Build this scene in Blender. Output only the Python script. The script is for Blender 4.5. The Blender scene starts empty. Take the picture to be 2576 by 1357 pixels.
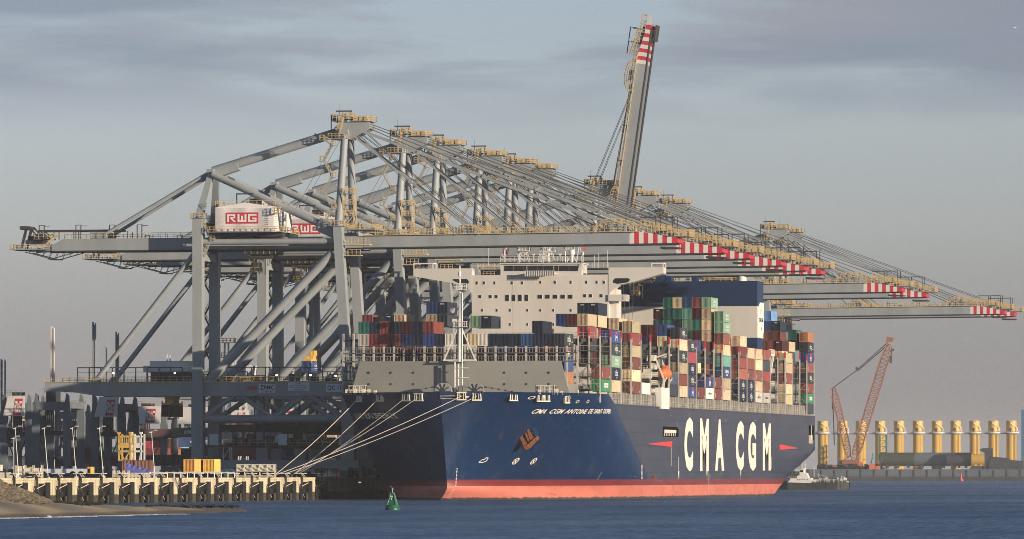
import bpy, math, random
from mathutils import Vector, Matrix
R = math.radians
random.seed(7)
C = bpy.context.scene.collection
SC = bpy.context.scene

# ---------------------------------------------------------------- camera
FD, CX, HY, CH = 17000.0, 1288.0, 1191.0, 5.95       # focal length and frame of the photograph at 2576 px wide
TH = math.atan((4375 - CX) / FD)
HAZE = 0.000038
cam = bpy.data.cameras.new('camera'); camo = bpy.data.objects.new('camera', cam); C.objects.link(camo)
camo.location = (0, 0, CH); camo.rotation_euler = (R(90), 0, TH)
cam.sensor_width = 36; cam.lens = FD / 2576 * 36
cam.shift_y = (HY - 678.5) / 2576
cam.clip_start = 5; cam.clip_end = 60000
SC.camera = camo

# ---------------------------------------------------------------- sky and sun
SUN_EL, SUN_AZ = 9.0, 26.0            # azimuth: the sun stands to the right (+X) and 26 degrees behind the camera (-Y)
world = bpy.data.worlds.new('World'); SC.world = world; world.use_nodes = True
nt = world.node_tree; nt.nodes.clear()
def N(t, **k):
    n = nt.nodes.new(t)
    for a, v in k.items(): setattr(n, a, v)
    return n
def Lk(a, b): nt.links.new(a, b)
out = N('ShaderNodeOutputWorld'); bg = N('ShaderNodeBackground'); bg.inputs['Strength'].default_value = 0.075
sky = N('ShaderNodeTexSky', sky_type='NISHITA', sun_disc=False)
sky.sun_elevation = R(SUN_EL); sky.sun_rotation = R(90 + SUN_AZ)
sky.air_density = 1.0; sky.dust_density = 0.7; sky.ozone_density = 3.0
tc = N('ShaderNodeTexCoord'); sep = N('ShaderNodeSeparateXYZ'); Lk(tc.outputs['Generated'], sep.inputs[0])
def ramp(inp, stops, interp='LINEAR'):
    r = N('ShaderNodeValToRGB'); cr = r.color_ramp; cr.interpolation = interp
    while len(cr.elements) > 1: cr.elements.remove(cr.elements[0])
    cr.elements[0].position = stops[0][0]; cr.elements[0].color = (*stops[0][1], 1)
    for p, c in stops[1:]:
        e = cr.elements.new(p); e.color = (*c, 1)
    Lk(inp, r.inputs[0]); return r
mr = N('ShaderNodeMapRange'); mr.inputs[1].default_value = 0.0; mr.inputs[2].default_value = 0.12
Lk(sep.outputs['Z'], mr.inputs[0])
# low haze bank and high air: colour by elevation
hz = ramp(mr.outputs[0], [(0.0, (2.3, 2.2, 2.3)), (0.10, (2.85, 2.75, 2.8)), (0.20, (3.55, 3.55, 3.5)), (0.30, (4.3, 4.55, 4.5)), (0.42, (4.6, 5.2, 5.45)), (0.58, (4.1, 5.0, 5.8)), (1.0, (2.9, 4.2, 6.2))])
# cloud streaks: noise over azimuth (stretched) and elevation
mp = N('ShaderNodeMapping'); mp.inputs['Scale'].default_value = (14, 14, 105); mp.inputs['Location'].default_value = (2.3, 0.9, 4.3); Lk(tc.outputs['Generated'], mp.inputs[0])
n1 = N('ShaderNodeTexNoise'); n1.inputs['Scale'].default_value = 1.0; n1.inputs['Detail'].default_value = 7; n1.inputs['Roughness'].default_value = 0.5
Lk(mp.outputs[0], n1.inputs['Vector'])
n1.inputs['Distortion'].default_value = .25
cm = ramp(n1.outputs['Fac'], [(0.42, (0, 0, 0)), (0.49, (.6, .6, .6)), (0.57, (1, 1, 1))])
ce = ramp(mr.outputs[0], [(0.0, (0, 0, 0)), (0.40, (0.0, 0, 0)), (0.46, (0.5, .5, .5)), (0.49, (1.0, 1, 1)), (1.0, (1, 1, 1))])
mul = N('ShaderNodeMath', operation='MULTIPLY'); Lk(cm.outputs[0], mul.inputs[0]); Lk(ce.outputs[0], mul.inputs[1])
n2 = N('ShaderNodeTexNoise'); n2.inputs['Scale'].default_value = 0.6; n2.inputs['Detail'].default_value = 3; Lk(mp.outputs[0], n2.inputs['Vector'])
cc = ramp(n2.outputs['Fac'], [(0.38, (2.75, 3.35, 4.15)), (0.62, (3.5, 3.75, 4.35))])
mixc = N('ShaderNodeMixRGB');  Lk(mul.outputs[0], mixc.inputs[0]); Lk(hz.outputs[0], mixc.inputs[1]); Lk(cc.outputs[0], mixc.inputs[2])
# the air is a little darker to the right
axm = N('ShaderNodeMapRange'); axm.inputs[1].default_value = -.26; axm.inputs[2].default_value = -.09; axm.inputs[3].default_value = 1.07; axm.inputs[4].default_value = .92; Lk(sep.outputs['X'], axm.inputs[0])
vm = N('ShaderNodeVectorMath', operation='SCALE'); Lk(mixc.outputs[0], vm.inputs[0]); Lk(axm.outputs[0], vm.inputs['Scale'])
# above the low band the Nishita sky takes over
hi = N('ShaderNodeMapRange'); hi.inputs[1].default_value = 0.12; hi.inputs[2].default_value = 0.35; Lk(sep.outputs['Z'], hi.inputs[0])
mixs = N('ShaderNodeMixRGB'); Lk(hi.outputs[0], mixs.inputs[0]); Lk(vm.outputs[0], mixs.inputs[1]); Lk(sky.outputs[0], mixs.inputs[2])
Lk(mixs.outputs[0], bg.inputs[0]); Lk(bg.outputs[0], out.inputs[0])
sl = bpy.data.lights.new('sun', 'SUN'); sl.energy = 5.0; sl.angle = R(0.5); sl.color = (1.0, 0.83, 0.64)
so = bpy.data.objects.new('sun', sl); C.objects.link(so)
sdir = Vector((-math.cos(R(SUN_AZ)) * math.cos(R(SUN_EL)), math.sin(R(SUN_AZ)) * math.cos(R(SUN_EL)), -math.sin(R(SUN_EL))))
so.rotation_euler = sdir.to_track_quat('-Z', 'Y').to_euler(); so.location = (200, -100, 300)
SC.view_settings.view_transform = 'Standard'; SC.view_settings.look = 'None'
SC.view_settings.exposure = 0.36; SC.view_settings.gamma = 1.0
SC.cycles.use_denoising = True; SC.cycles.denoising_prefilter = 'NONE'; SC.cycles.filter_width = 0.95
SC.cycles.max_bounces = 5; SC.cycles.diffuse_bounces = 2; SC.cycles.glossy_bounces = 3; SC.cycles.volume_bounces = 0
SC.cycles.sample_clamp_indirect = 4

# ---------------------------------------------------------------- helpers
def at(x, y=None, X=None, Y=None):
    """a point of the photograph (2576 px frame) on the vertical plane X=... or Y=..."""
    ph = TH - math.atan((x - CX) / FD)
    if Y is None: Y = -X / math.tan(ph)
    else: X = -Y * math.tan(ph)
    d = -X * math.sin(TH) + Y * math.cos(TH)
    return Vector((X, Y, CH + (HY - (y if y is not None else HY)) * d / FD))
def px(v):
    d = -v[0] * math.sin(TH) + v[1] * math.cos(TH); u = v[0] * math.cos(TH) + v[1] * math.sin(TH)
    return CX + FD * u / d
def mat(name, col, rough=0.6, metal=0.0, var=0.12, vs=0.4, bump=0.0, bs=3.0, spec=0.5, emit=None, streak=0.0):
    m = bpy.data.materials.new(name); m.use_nodes = True; t = m.node_tree; b = t.nodes['Principled BSDF']
    b.inputs['Roughness'].default_value = rough; b.inputs['Metallic'].default_value = metal
    b.inputs['Specular IOR Level'].default_value = spec
    g = t.nodes.new('ShaderNodeNewGeometry')
    no = t.nodes.new('ShaderNodeTexNoise'); no.inputs['Scale'].default_value = vs; no.inputs['Detail'].default_value = 5
    if streak:
        mp_ = t.nodes.new('ShaderNodeMapping'); mp_.inputs['Scale'].default_value = (1, 1, streak)
        t.links.new(g.outputs['Position'], mp_.inputs[0]); t.links.new(mp_.outputs[0], no.inputs['Vector'])
    else: t.links.new(g.outputs['Position'], no.inputs['Vector'])
    r = t.nodes.new('ShaderNodeValToRGB'); r.color_ramp.elements[0].position = 0.3; r.color_ramp.elements[1].position = 0.7
    r.color_ramp.elements[0].color = (*[c * (1 - var) for c in col], 1); r.color_ramp.elements[1].color = (*[min(1, c * (1 + var)) for c in col], 1)
    t.links.new(no.outputs['Fac'], r.inputs[0]); t.links.new(r.outputs[0], b.inputs['Base Color'])
    if bump:
        n3 = t.nodes.new('ShaderNodeTexNoise'); n3.inputs['Scale'].default_value = bs; n3.inputs['Detail'].default_value = 4
        t.links.new(g.outputs['Position'], n3.inputs['Vector'])
        bp = t.nodes.new('ShaderNodeBump'); bp.inputs['Strength'].default_value = bump; bp.inputs['Distance'].default_value = 0.2
        t.links.new(n3.outputs['Fac'], bp.inputs['Height']); t.links.new(bp.outputs[0], b.inputs['Normal'])
    if emit:
        b.inputs['Emission Color'].default_value = (*emit[0], 1); b.inputs['Emission Strength'].default_value = emit[1]
    return m
M = {}
def mk(k, *a, **kw): M[k] = mat(k, *a, **kw)
mk('crane_grey', (.28, .305, .315), 0.55, var=.12, vs=.22, streak=.35)
mk('steel_dark', (.035, .037, .04), 0.6)
mk('yellow', (.62, .40, .10), 0.55, var=.2, vs=1)
mk('rail_yellow', (.54, .40, .20), 0.5, var=.15, vs=1)
mk('white', (.72, .70, .66), 0.5, var=.05)
mk('house_white', (.78, .74, .72), 0.5, var=.05)
mk('red', (.50, .035, .05), 0.5, var=.06)
mk('stripe_white', (.66, .62, .58), 0.5, var=.05)
mk('sign_white', (.62, .66, .70), 0.5, var=.03)
mk('sign_blue', (.01, .03, .12), 0.5, var=.03)
mk('rope', (.09, .09, .09), 0.7)
mk('glass', (.012, .014, .016), 0.12, var=0.0)
mk('concrete', (.55, .48, .33), 0.9, var=.15, vs=.35, bump=.3)
mk('asphalt', (.06, .06, .06), 0.9)
mk('rust', (.27, .095, .035), 0.85, var=.35, vs=1.5, bump=.5)
mk('lamp', (1, 1, 1), .4, var=0, emit=((1, .97, .9), 12))
mk('ship_white', (.60, .57, .52), 0.5, var=.03, vs=.1)
mk('ship_beam', (.62, .58, .52), 0.5, var=.07, vs=.3, streak=.2)
mk('deck_grey', (.25, .25, .225), 0.6, var=.06, vs=.15)
mk('bridge_grey', (.30, .30, .28), 0.6, var=.15)
mk('pale', (.70, .64, .52), 0.5, var=.05)
mk('orange', (.70, .17, .06), 0.5, var=.08)

class MB:
    def __init__(s): s.v = []; s.f = []; s.m = []; s.s = []
    def add(s, vs, fs, m=0, smooth=False):
        n = len(s.v); s.v += [tuple(v) for v in vs]
        for f in fs: s.f.append(tuple(i + n for i in f)); s.m.append(m); s.s.append(smooth)
    def box(s, x0, x1, y0, y1, z0, z1, m=0):
        s.add([(x0, y0, z0), (x1, y0, z0), (x1, y1, z0), (x0, y1, z0), (x0, y0, z1), (x1, y0, z1), (x1, y1, z1), (x0, y1, z1)],
              [(0, 3, 2, 1), (4, 5, 6, 7), (0, 1, 5, 4), (1, 2, 6, 5), (2, 3, 7, 6), (3, 0, 4, 7)], m)
    def beam(s, p, q, w, h, m=0, up=(0, 0, 1), w2=None, h2=None):
        p = Vector(p); q = Vector(q); d = (q - p).normalized(); up = Vector(up)
        if abs(d.dot(up)) > .999: up = Vector((0, 1, 0))
        a = d.cross(up).normalized(); b = a.cross(d).normalized(); w2 = w2 or w; h2 = h2 or h
        vs = [p + a * sx * w / 2 + b * sy * h / 2 for sx, sy in ((-1, -1), (1, -1), (1, 1), (-1, 1))] + \
             [q + a * sx * w2 / 2 + b * sy * h2 / 2 for sx, sy in ((-1, -1), (1, -1), (1, 1), (-1, 1))]
        s.add(vs, [(0, 1, 2, 3), (7, 6, 5, 4), (0, 4, 5, 1), (1, 5, 6, 2), (2, 6, 7, 3), (3, 7, 4, 0)], m)
    def tube(s, p, q, r, n=10, m=0, r2=None, cap=True):
        p = Vector(p); q = Vector(q); d = (q - p).normalized(); up = Vector((0, 0, 1)) if abs(d.z) < .95 else Vector((0, 1, 0))
        a = d.cross(up).normalized(); b = a.cross(d); r2 = r if r2 is None else r2
        vs = [p + (a * math.cos(t) + b * math.sin(t)) * r for t in [2 * math.pi * i / n for i in range(n)]] + \
             [q + (a * math.cos(t) + b * math.sin(t)) * r2 for t in [2 * math.pi * i / n for i in range(n)]]
        s.add(vs, [(i, (i + 1) % n, (i + 1) % n + n, i + n)[::-1] for i in range(n)], m, True)
        if cap: s.add(vs, [tuple(range(n)), tuple(range(2 * n - 1, n - 1, -1))], m)
    def prism(s, pts, a0, a1, axis='y', m=0):
        def P(u, v, w): return {'y': (u, w, v), 'x': (w, u, v), 'z': (u, v, w)}[axis]
        n = len(pts); vs = [P(u, v, a0) for u, v in pts] + [P(u, v, a1) for u, v in pts]
        s.add(vs, [tuple(range(n)), tuple(range(2 * n - 1, n - 1, -1))] + [(i, i + n, (i + 1) % n + n, (i + 1) % n) for i in range(n)], m)
    def rail(s, p, q, h=1.15, step=2.4, t=.09, m=0, bars=2):
        p = Vector(p); q = Vector(q); L = (q - p).length; n = max(1, round(L / step)); Z = Vector((0, 0, 1))
        for i in range(n + 1):
            a = p.lerp(q, i / n); s.beam(a, a + Z * h, t, t, m, up=(1, 0, 0))
        for k in range(bars):
            z = Z * (h * (k + 1) / bars); s.beam(p + z, q + z, t * .8, t * .8, m)
    def railbox(s, x0, x1, y0, y1, z, m=0, step=1.6, h=1.15, t=.1, floor=None):
        for a, b in (((x0, y0), (x1, y0)), ((x1, y0), (x1, y1)), ((x1, y1), (x0, y1)), ((x0, y1), (x0, y0))): s.rail((*a, z), (*b, z), h, step, t, m)
        if floor is not None: s.box(x0 - .05, x1 + .05, y0 - .05, y1 + .05, z - .14, z - .02, floor)
    def stairs(s, x, y, z0, z1, w=2.6, m=0, dz=4.4, mf=1):
        """zigzag stair tower: flights along x, landings at each turn"""
        z = z0; k = 0
        while z < z1 - 1:
            h = min(dz, z1 - z); xa, xb = (x - w / 2, x + w / 2) if k % 2 == 0 else (x + w / 2, x - w / 2)
            for yo in (-.4, .4):
                s.beam((xa, y + yo, z), (xb, y + yo, z + h), .08, .22, mf)
                s.beam((xa, y + yo, z + 1.1), (xb, y + yo, z + h + 1.1), .06, .06, m)
                for i in range(5): 
                    a = Vector((xa, y + yo, z)).lerp(Vector((xb, y + yo, z + h)), i / 4); s.beam(a, a + Vector((0, 0, 1.1)), .06, .06, m, up=(1, 0, 0))
            for i in range(12):
                a = Vector((xa, y, z)).lerp(Vector((xb, y, z + h)), (i + .5) / 12); s.box(a.x - .14, a.x + .14, y - .4, y + .4, a.z - .03, a.z + .03, mf)
            z += h; s.railbox(min(xb, xb + (.9 if xb > xa else -.9)), max(xb, xb + (.9 if xb > xa else -.9)), y - .6, y + .6, z, m, 1.2, floor=mf); k += 1
    def data(s, name, mats, off=(0, 0, 0)):
        me = bpy.data.meshes.new(name); o = Vector(off)
        me.from_pydata([Vector(v) - o for v in s.v], [], s.f)
        for k in mats: me.materials.append(M[k])
        me.polygons.foreach_set('material_index', s.m); me.polygons.foreach_set('use_smooth', s.s)
        me.update(); return me
    def build(s, name, mats, parent=None, off=(0, 0, 0), loc=None, label=None):
        ob = bpy.data.objects.new(name, s.data(name, mats, off)); C.objects.link(ob)
        if parent: ob.parent = parent
        if loc is not None: ob.location = loc
        if label: ob['label'] = label
        return ob
def tag(o, label=None, cat=None, group=None, kind=None):
    if label: o['label'] = label
    if cat: o['category'] = cat
    if group: o['group'] = group
    if kind: o['kind'] = kind
    return o
def empty(name, loc, label=None, cat=None, group=None, rz=0):
    o = bpy.data.objects.new(name, None); C.objects.link(o); o.location = loc; o.rotation_euler = (0, 0, rz)
    return tag(o, label, cat, group)
def copy_tree(o, parent=None):
    c = o.copy(); C.objects.link(c); c.parent = parent
    for ch in list(o.children): copy_tree(ch, c)
    return c
def text_geo(s, size=1.0, bold=0.0, sx=1.0, space=1.0):
    cu = bpy.data.curves.new('t', 'FONT'); cu.body = s; cu.size = size; cu.offset = bold; cu.space_character = space; cu.resolution_u = 3
    o = bpy.data.objects.new('t', cu); C.objects.link(o)
    me = bpy.data.meshes.new_from_object(o.evaluated_get(bpy.context.evaluated_depsgraph_get()))
    vs = [(v.co.x * sx, v.co.y) for v in me.vertices]; fs = [tuple(p.vertices) for p in me.polygons]
    bpy.data.objects.remove(o); bpy.data.curves.remove(cu); bpy.data.meshes.remove(me)
    return vs, fs
def text_on(mb, s, org, ux, uy, width=None, height=None, m=0, bold=0.0, space=1.0, d=0.0):
    """lettering as a thin sheet: org = lower left, ux/uy = unit directions, scaled to width x height"""
    vs, fs = text_geo(s, 1.0, bold, space=space)
    if not vs: return
    x0 = min(v[0] for v in vs); x1 = max(v[0] for v in vs); y0 = min(v[1] for v in vs); y1 = max(v[1] for v in vs)
    kx = width / (x1 - x0) if width else height / (y1 - y0); ky = height / (y1 - y0) if height else kx
    org = Vector(org); ux = Vector(ux); uy = Vector(uy); nn = ux.cross(uy)
    mb.add([org + ux * ((v[0] - x0) * kx) + uy * ((v[1] - y0) * ky) + nn * d for v in vs], fs, m)
RWG = [[(0, 0, 2, 10), (0, 8, 8.6, 10), (6.9, 5.6, 8.6, 8), (3.2, 4.6, 8.0, 6.4), ((3.2, 4.6), (5.4, 4.6), (9.4, 0), (6.8, 0))], [(0, 0, 2, 10), (0, 0, 9.4, 2), (3.7, 2, 5.7, 8), (7.4, 0, 9.4, 10)], [(0, 0, 2, 10), (0, 8, 9, 10), (0, 0, 9, 2), (7, 0, 9, 5), (4.4, 3.6, 9, 5.4)]]
def rwg(mb, org, ux, uy, w, h, mr=0, mw=1, d=.05):
    org = Vector(org); ux = Vector(ux); uy = Vector(uy); n = ux.cross(uy)
    def q(a, b, c, e, m, o): mb.add([org + ux * (x * w) + uy * (y * h) + n * o for x, y in ((a, b), (c, b), (c, e), (a, e))], [(0, 1, 2, 3)], m)
    q(0, 0, 1, 1, mr, d)
    for k, g in enumerate(RWG):
        for st in g:
            if isinstance(st[0], tuple):
                mb.add([org + ux * ((.04 + .32 * k + x * .029) * w) + uy * ((.16 + y * .068) * h) + n * (d * 2) for x, y in st[::-1]], [(0, 1, 2, 3)], mw); continue
            a, b, c, e = st; q(.04 + .32 * k + a * .029, .16 + b * .068, .04 + .32 * k + c * .029, .16 + e * .068, mw, d * 2)

# ---------------------------------------------------------------- water, ground
def plane(name, x0, x1, y0, y1, z, m, kind='structure'):
    mb = MB(); mb.add([(x0, y0, z), (x1, y0, z), (x1, y1, z), (x0, y1, z)], [(0, 1, 2, 3)]); o = mb.build(name, [m]); o['kind'] = kind; return o
m = bpy.data.materials.new('water'); m.use_nodes = True; t = m.node_tree; M['water'] = m
t.nodes.remove(t.nodes['Principled BSDF'])
g = t.nodes.new('ShaderNodeNewGeometry')
def tn(scale, det, rough=.6):
    mpn = t.nodes.new('ShaderNodeMapping'); mpn.inputs['Scale'].default_value = scale; t.links.new(g.outputs['Position'], mpn.inputs[0])
    n = t.nodes.new('ShaderNodeTexNoise'); n.inputs['Scale'].default_value = 1; n.inputs['Detail'].default_value = det; n.inputs['Roughness'].default_value = rough
    t.links.new(mpn.outputs[0], n.inputs['Vector']); return n
def rp(n, a, ca, b, cb):
    r = t.nodes.new('ShaderNodeValToRGB'); r.color_ramp.elements[0].position = a; r.color_ramp.elements[1].position = b
    r.color_ramp.elements[0].color = (*ca, 1); r.color_ramp.elements[1].color = (*cb, 1); t.links.new(n.outputs['Fac'], r.inputs[0]); return r
w1 = tn((.8, .035, 1), 5, .75); w2 = tn((.012, .0045, 1), 4); w3 = tn((2.2, .09, 1), 3, .8)
bp = t.nodes.new('ShaderNodeBump'); bp.inputs['Strength'].default_value = 1.0; bp.inputs['Distance'].default_value = .8; t.links.new(w1.outputs['Fac'], bp.inputs['Height'])
df = t.nodes.new('ShaderNodeBsdfDiffuse'); gl = t.nodes.new('ShaderNodeBsdfGlossy'); gl.inputs['Roughness'].default_value = .28; gl.inputs['Color'].default_value = (.75, .85, 1, 1)
col = rp(w1, .40, (.005, .020, .055), .60, (.062, .15, .29)); t.links.new(col.outputs[0], df.inputs['Color']); t.links.new(bp.outputs[0], gl.inputs['Normal'])
fac = rp(w3, .3, (.08, .08, .08), .7, (.50, .50, .50)); f2 = rp(w2, .4, (.6, .6, .6), .65, (1.25, 1.25, 1.25))
mu = t.nodes.new('ShaderNodeMath'); mu.operation = 'MULTIPLY'; t.links.new(fac.outputs[0], mu.inputs[0]); t.links.new(f2.outputs[0], mu.inputs[1])
mx = t.nodes.new('ShaderNodeMixShader'); t.links.new(mu.outputs[0], mx.inputs[0]); t.links.new(df.outputs[0], mx.inputs[1]); t.links.new(gl.outputs[0], mx.inputs[2]); t.links.new(mx.outputs[0], t.nodes['Material Output'].inputs['Surface'])
# ---------------------------------------------------------------- ship-to-shore crane (x: towards the water, y: along the quay, z: metres above water)
XR, QZ = -321.0, 5.0
OFF = (0, 0, QZ)
HX, HZ = 5.0, 60.0                    # boom hinge
YG = 8.65
def make_crane():
    root = empty('ship_to_shore_crane', (XR, 1550, QZ), cat='container crane', group='ship-to-shore cranes along the quay')
    B = lambda mb, name, mats, **k: mb.build(name, mats, root, off=OFF, **k)
    for sy in (-1, 1):
        y = sy * YG
        # landside leg
        mb = MB(); mb.beam((-33.4, y, 9), (-33.4, y, 27), 3.2, 2.7, up=(1, 0, 0)); mb.beam((-33.4, y, 27), (-33.4, y, 65.5), 3.0, 2.25, up=(1, 0, 0))
        mb.box(-34.55, -32.25, y - 1.54, y + 1.54, 36, 36.15); mb.box(-34.55, -32.25, y - 1.54, y + 1.54, 55, 55.15)
        B(mb, 'portal_leg', ['crane_grey'])
        mb = MB(); mb.beam((2.6, y, 9), (2.4, y, 25), 3.2, 2.9, up=(1, 0, 0)); mb.beam((2.4, y, 25), (0, y, 63.5), 3.0, 2.3, up=(1, 0, 0), w2=3.0, h2=2.0)
        B(mb, 'portal_leg', ['crane_grey'])
        # portal beam with its tapering tail
        mb = MB(); mb.prism([(-70.2, 27.3), (-70.2, 25.2), (-64, 25.0), (-57, 24.0), (3.4, 24.0), (3.4, 27.3)], y - .9, y + .9)
        for xx in (-48, -20, -8): mb.box(xx, xx + .12, y - .93, y + .93, 24.1, 27.25)
        B(mb, 'portal_beam', ['crane_grey'])
        mb = MB(); mb.rail((-70.2, y - 1.0, 27.35), (-35, y - 1.0, 27.35), step=1.7, t=.11); mb.rail((-31.5, y - 1.0, 27.35), (0, y - 1.0, 27.35), step=1.7, t=.11)
        mb.box(-70.4, 1, y - 1.1, y - .95, 27.25, 27.42); B(mb, 'walkway_railing', ['rail_yellow', 'crane_grey'])
        # sill beam and bogies
        mb = MB(); mb.box(-36, 5, y - .9, y + .9, 7.2, 9.0)
        for x in (-33.4, 2.6):
            for k in (-5, -2, 1, 4): mb.box(x - .8, x + .8, y + k * 1.0 - .6, y + k * 1.0 + 1.6, 5.2, 6.6, 1); mb.tube((x - .3, y + k + .5, 5.5), (x + .3, y + k + .5, 5.5), .5, 10, 1)
            mb.box(x - 1, x + 1, y - 6, y + 6, 6.6, 7.3)
        B(mb, 'sill_beam', ['crane_grey', 'steel_dark'])
        # lower horizontal tube and the W of braces under the beam
        mb = MB(); mb.tube((-32.5, y, 18.6), (1.6, y, 18.6), .95, 12)
        for a, b_ in ((-32.3, -24.5), (-16, -23.3), (-14.8, -8), (.8, -6.8)):
            mb.tube((a, y, 19), (b_, y, 24.2), .6, 10)
        B(mb, 'lower_brace', ['crane_grey'])
        # diagonals
        mb = MB(); mb.tube((-58.2, y, 27.4), (-34.2, y, 57.5), .62, 12); mb.tube((-58.6, y, 27.0), (-57.6, y, 28.3), .95, 12); B(mb, 'tail_brace', ['crane_grey'])
        mb = MB(); mb.tube((-31, y, 27.4), (-1.4, y, 57.3), 1.05, 14); B(mb, 'diagonal_brace', ['crane_grey'])
        mb = MB(); mb.tube((-32.8, y, 60), (-1.0, y, 60), .7, 14); B(mb, 'horizontal_brace', ['crane_grey'])
        # landside frame leg, backstay, mast
        mb = MB(); mb.beam((-33.4, y * .95, 65.5), (-31.7, y * .32, 76.2), 1.1, 1.9, up=(1, 0, 0), h2=1.3); B(mb, 'frame_leg', ['crane_grey'])
        mb = MB(); mb.tube((-32.4, y * .3, 76.4), (-57.8, y * .45, 61.7), .42, 10)
        mb.box(-60.5, -56.5, y * .45 - .5, y * .45 + .5, 61.2, 62.6); B(mb, 'backstay', ['crane_grey'])
        mb = MB(); mb.tube((-31.2, y * .42, 76), (-1.3, y * .9, 62.6), .85, 14); mb.beam((-5, y * .85, 64), (-.6, y * .9, 62), 1.6, 3.0); B(mb, 'upper_diagonal', ['crane_grey'])
        mb = MB(); mb.tube((0, y, 63), (.4, y * .38, 85), .98, 14, r2=.85); B(mb, 'mast_leg', ['crane_grey'])
    # leg head platforms
    for (x, z) in ((0, 63.6), (-33.4, 65.6)):
        mb = MB()
        for sy in (-1, 1): mb.railbox(x - 1.5, x + 1.6, sy * YG - 1.8, sy * YG + 1.8, z, 0, 1.0, floor=1, t=.11)
        if x == 0:
            mb.railbox(1, 8, -6, 6, 62.9, 0, 1.2, floor=1, t=.11)
            for k in range(3): mb.railbox(.8, 3.6, -8, -5, 66 + 2.6 * k, 0, 1.0, floor=1, t=.11)
            for a in (.9, 3.5): mb.beam((a, -8, 63), (a, -8, 72.5), .22, .22, 0, up=(1, 0, 0)); mb.beam((a, -5, 63), (a, -5, 72.5), .22, .22, 0, up=(1, 0, 0))
            mb.beam((.9, -8, 63), (3.5, -8, 66), .16, .16); mb.beam((3.5, -8, 66), (.9, -8, 68.6), .16, .16)
            mb.rail((2.5, -9.8, 56.8), (5.5, -9.8, 56.8), 1.2, 1, .12); mb.box(1.2, 5.6, -9.8, -7.6, 56.5, 56.7)
            mb.rail((2.5, -9.8, 59.4), (7.5, -9.8, 59.4), 1.2, .8, .12); mb.box(1.2, 7.6, -9.8, -7.0, 59.0, 59.3)
        B(mb, 'access_platform', ['rail_yellow', 'crane_grey'])
    # cross girders between the two sides
    mb = MB()
    for x, z, h in ((0, 59.3, 2.2), (-33.4, 56.6, 1.9), (-33.4, 25.6, 2.2), (1.8, 25.6, 2.2), (-66, 26.2, 1.6), (-50, 25.6, 1.6), (-33.4, 64, 1.4)): mb.box(x - .8, x + .8, -YG + 1.0, YG - 1.0, z - h / 2, z + h / 2)
    mb.box(-70, -67, -YG + .95, YG - .95, 25.3, 25.6)
    B(mb, 'cross_girder', ['crane_grey'])
    # landside apex, long top pipe, mast head
    mb = MB(); mb.beam((-31.9, -3.2, 76.4), (-31.9, 3.2, 76.4), 1.6, 1.7, up=(0, 0, 1)); mb.tube((-31.9, 0, 76.9), (-1.2, 0, 86.0), 1.1, 16); mb.beam((-31.8, 0, 75.9), (-25.6, 0, 77.9), 2.6, 1.6)
    for f in (.22, .5, .8): p = Vector((-31.9, 0, 78.0)).lerp(Vector((-1.2, 0, 87.1)), f); mb.box(p.x - .15, p.x + .15, -.1, .1, p.z, p.z + .35)
    B(mb, 'top_pipe', ['crane_grey'])
    mb = MB(); mb.prism([(-2.2, 84.2), (1.6, 84.0), (6.2, 86.4), (6.2, 88.2), (-1.0, 88.0), (-2.2, 86.8)], -2.6, -2.0); mb.prism([(-2.2, 84.2), (1.6, 84.0), (6.2, 86.4), (6.2, 88.2), (-1.0, 88.0), (-2.2, 86.8)], 2.0, 2.6)
    mb.box(-1.4, 1.2, -3.7, 3.7, 84.4, 86.3); mb.box(5.4, 6.1, -1.9, 1.9, 86.6, 87.8)
    for k in range(5): mb.tube((1.4 + k * .9, -2.1, 84.9 + .45 * k), (1.4 + k * .9, 2.1, 84.9 + .45 * k), .4, 10, 1)
    B(mb, 'mast_head', ['crane_grey', 'steel_dark'])
    mb = MB()
    mb.railbox(-3.4, 1.4, -4.3, 4.3, 84.2, 0, 1.0, floor=1, t=.11); mb.railbox(1.4, 6.6, -3.2, 3.2, 88.3, 0, 1.0, floor=1, t=.11); mb.railbox(-2.6, -.4, -3.4, 3.4, 88.3, 0, .9, floor=1, t=.12, h=1.6)
    mb.railbox(-.2, 1.5, -2.4, 2.4, 88.9, 0, .8, floor=1, t=.11, h=1.4)
    for y in (-3.0, -2.2): mb.beam((-2.2, y, 84.2), (-.6, y, 89.6), .14, .2, 0); mb.beam((-.9, y - 1, 84.2), (.2, y - 1, 89.2), .12, .2, 0)
    for k in range(9): mb.box(-2.1 + .17 * k, -1.8 + .17 * k, -3, -2.2, 84.6 + .57 * k, 84.7 + .57 * k)
    for x in (2.2, 3.4, 4.6): mb.box(x, x + .8, -1.5, 1.5, 88.4, 89.5)
    B(mb, 'mast_head_platform', ['rail_yellow', 'crane_grey'])
    mb = MB(); mb.beam((1.3, 0, 88.5), (1.3, 0, 90.9), .28, .28, 0, up=(1, 0, 0)); mb.box(-2.4, 1.45, -.15, .15, 90.6, 90.9); mb.tube((-1.6, 0, 90.6), (-1.6, 0, 89.8), .1); mb.box(-3.2, -3.0, -2, -1.8, 86, 89.8); mb.beam((-1.6, .0, 90.9), (-1.6, 0, 92.4), .05, .05, up=(1, 0, 0)); mb.box(-2.7, -1.6, -2.2, -1.0, 88.4, 89.5)
    B(mb, 'davit', ['steel_dark'])
    # ropes of the landside
    mb = MB()
    for y in (-3.0, 3.4): mb.tube((-2.0, y, 84.2), (-12.5, y * .8, 66.0), .045, 5)
    B(mb, 'rope', ['rope'])
    mb = MB(); mb.stairs(-2.4, -YG * .93 - .8, 63.8, 83.6, 2.0, 0, 3.7); B(mb, 'stair_tower', ['rail_yellow', 'crane_grey'])
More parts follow.
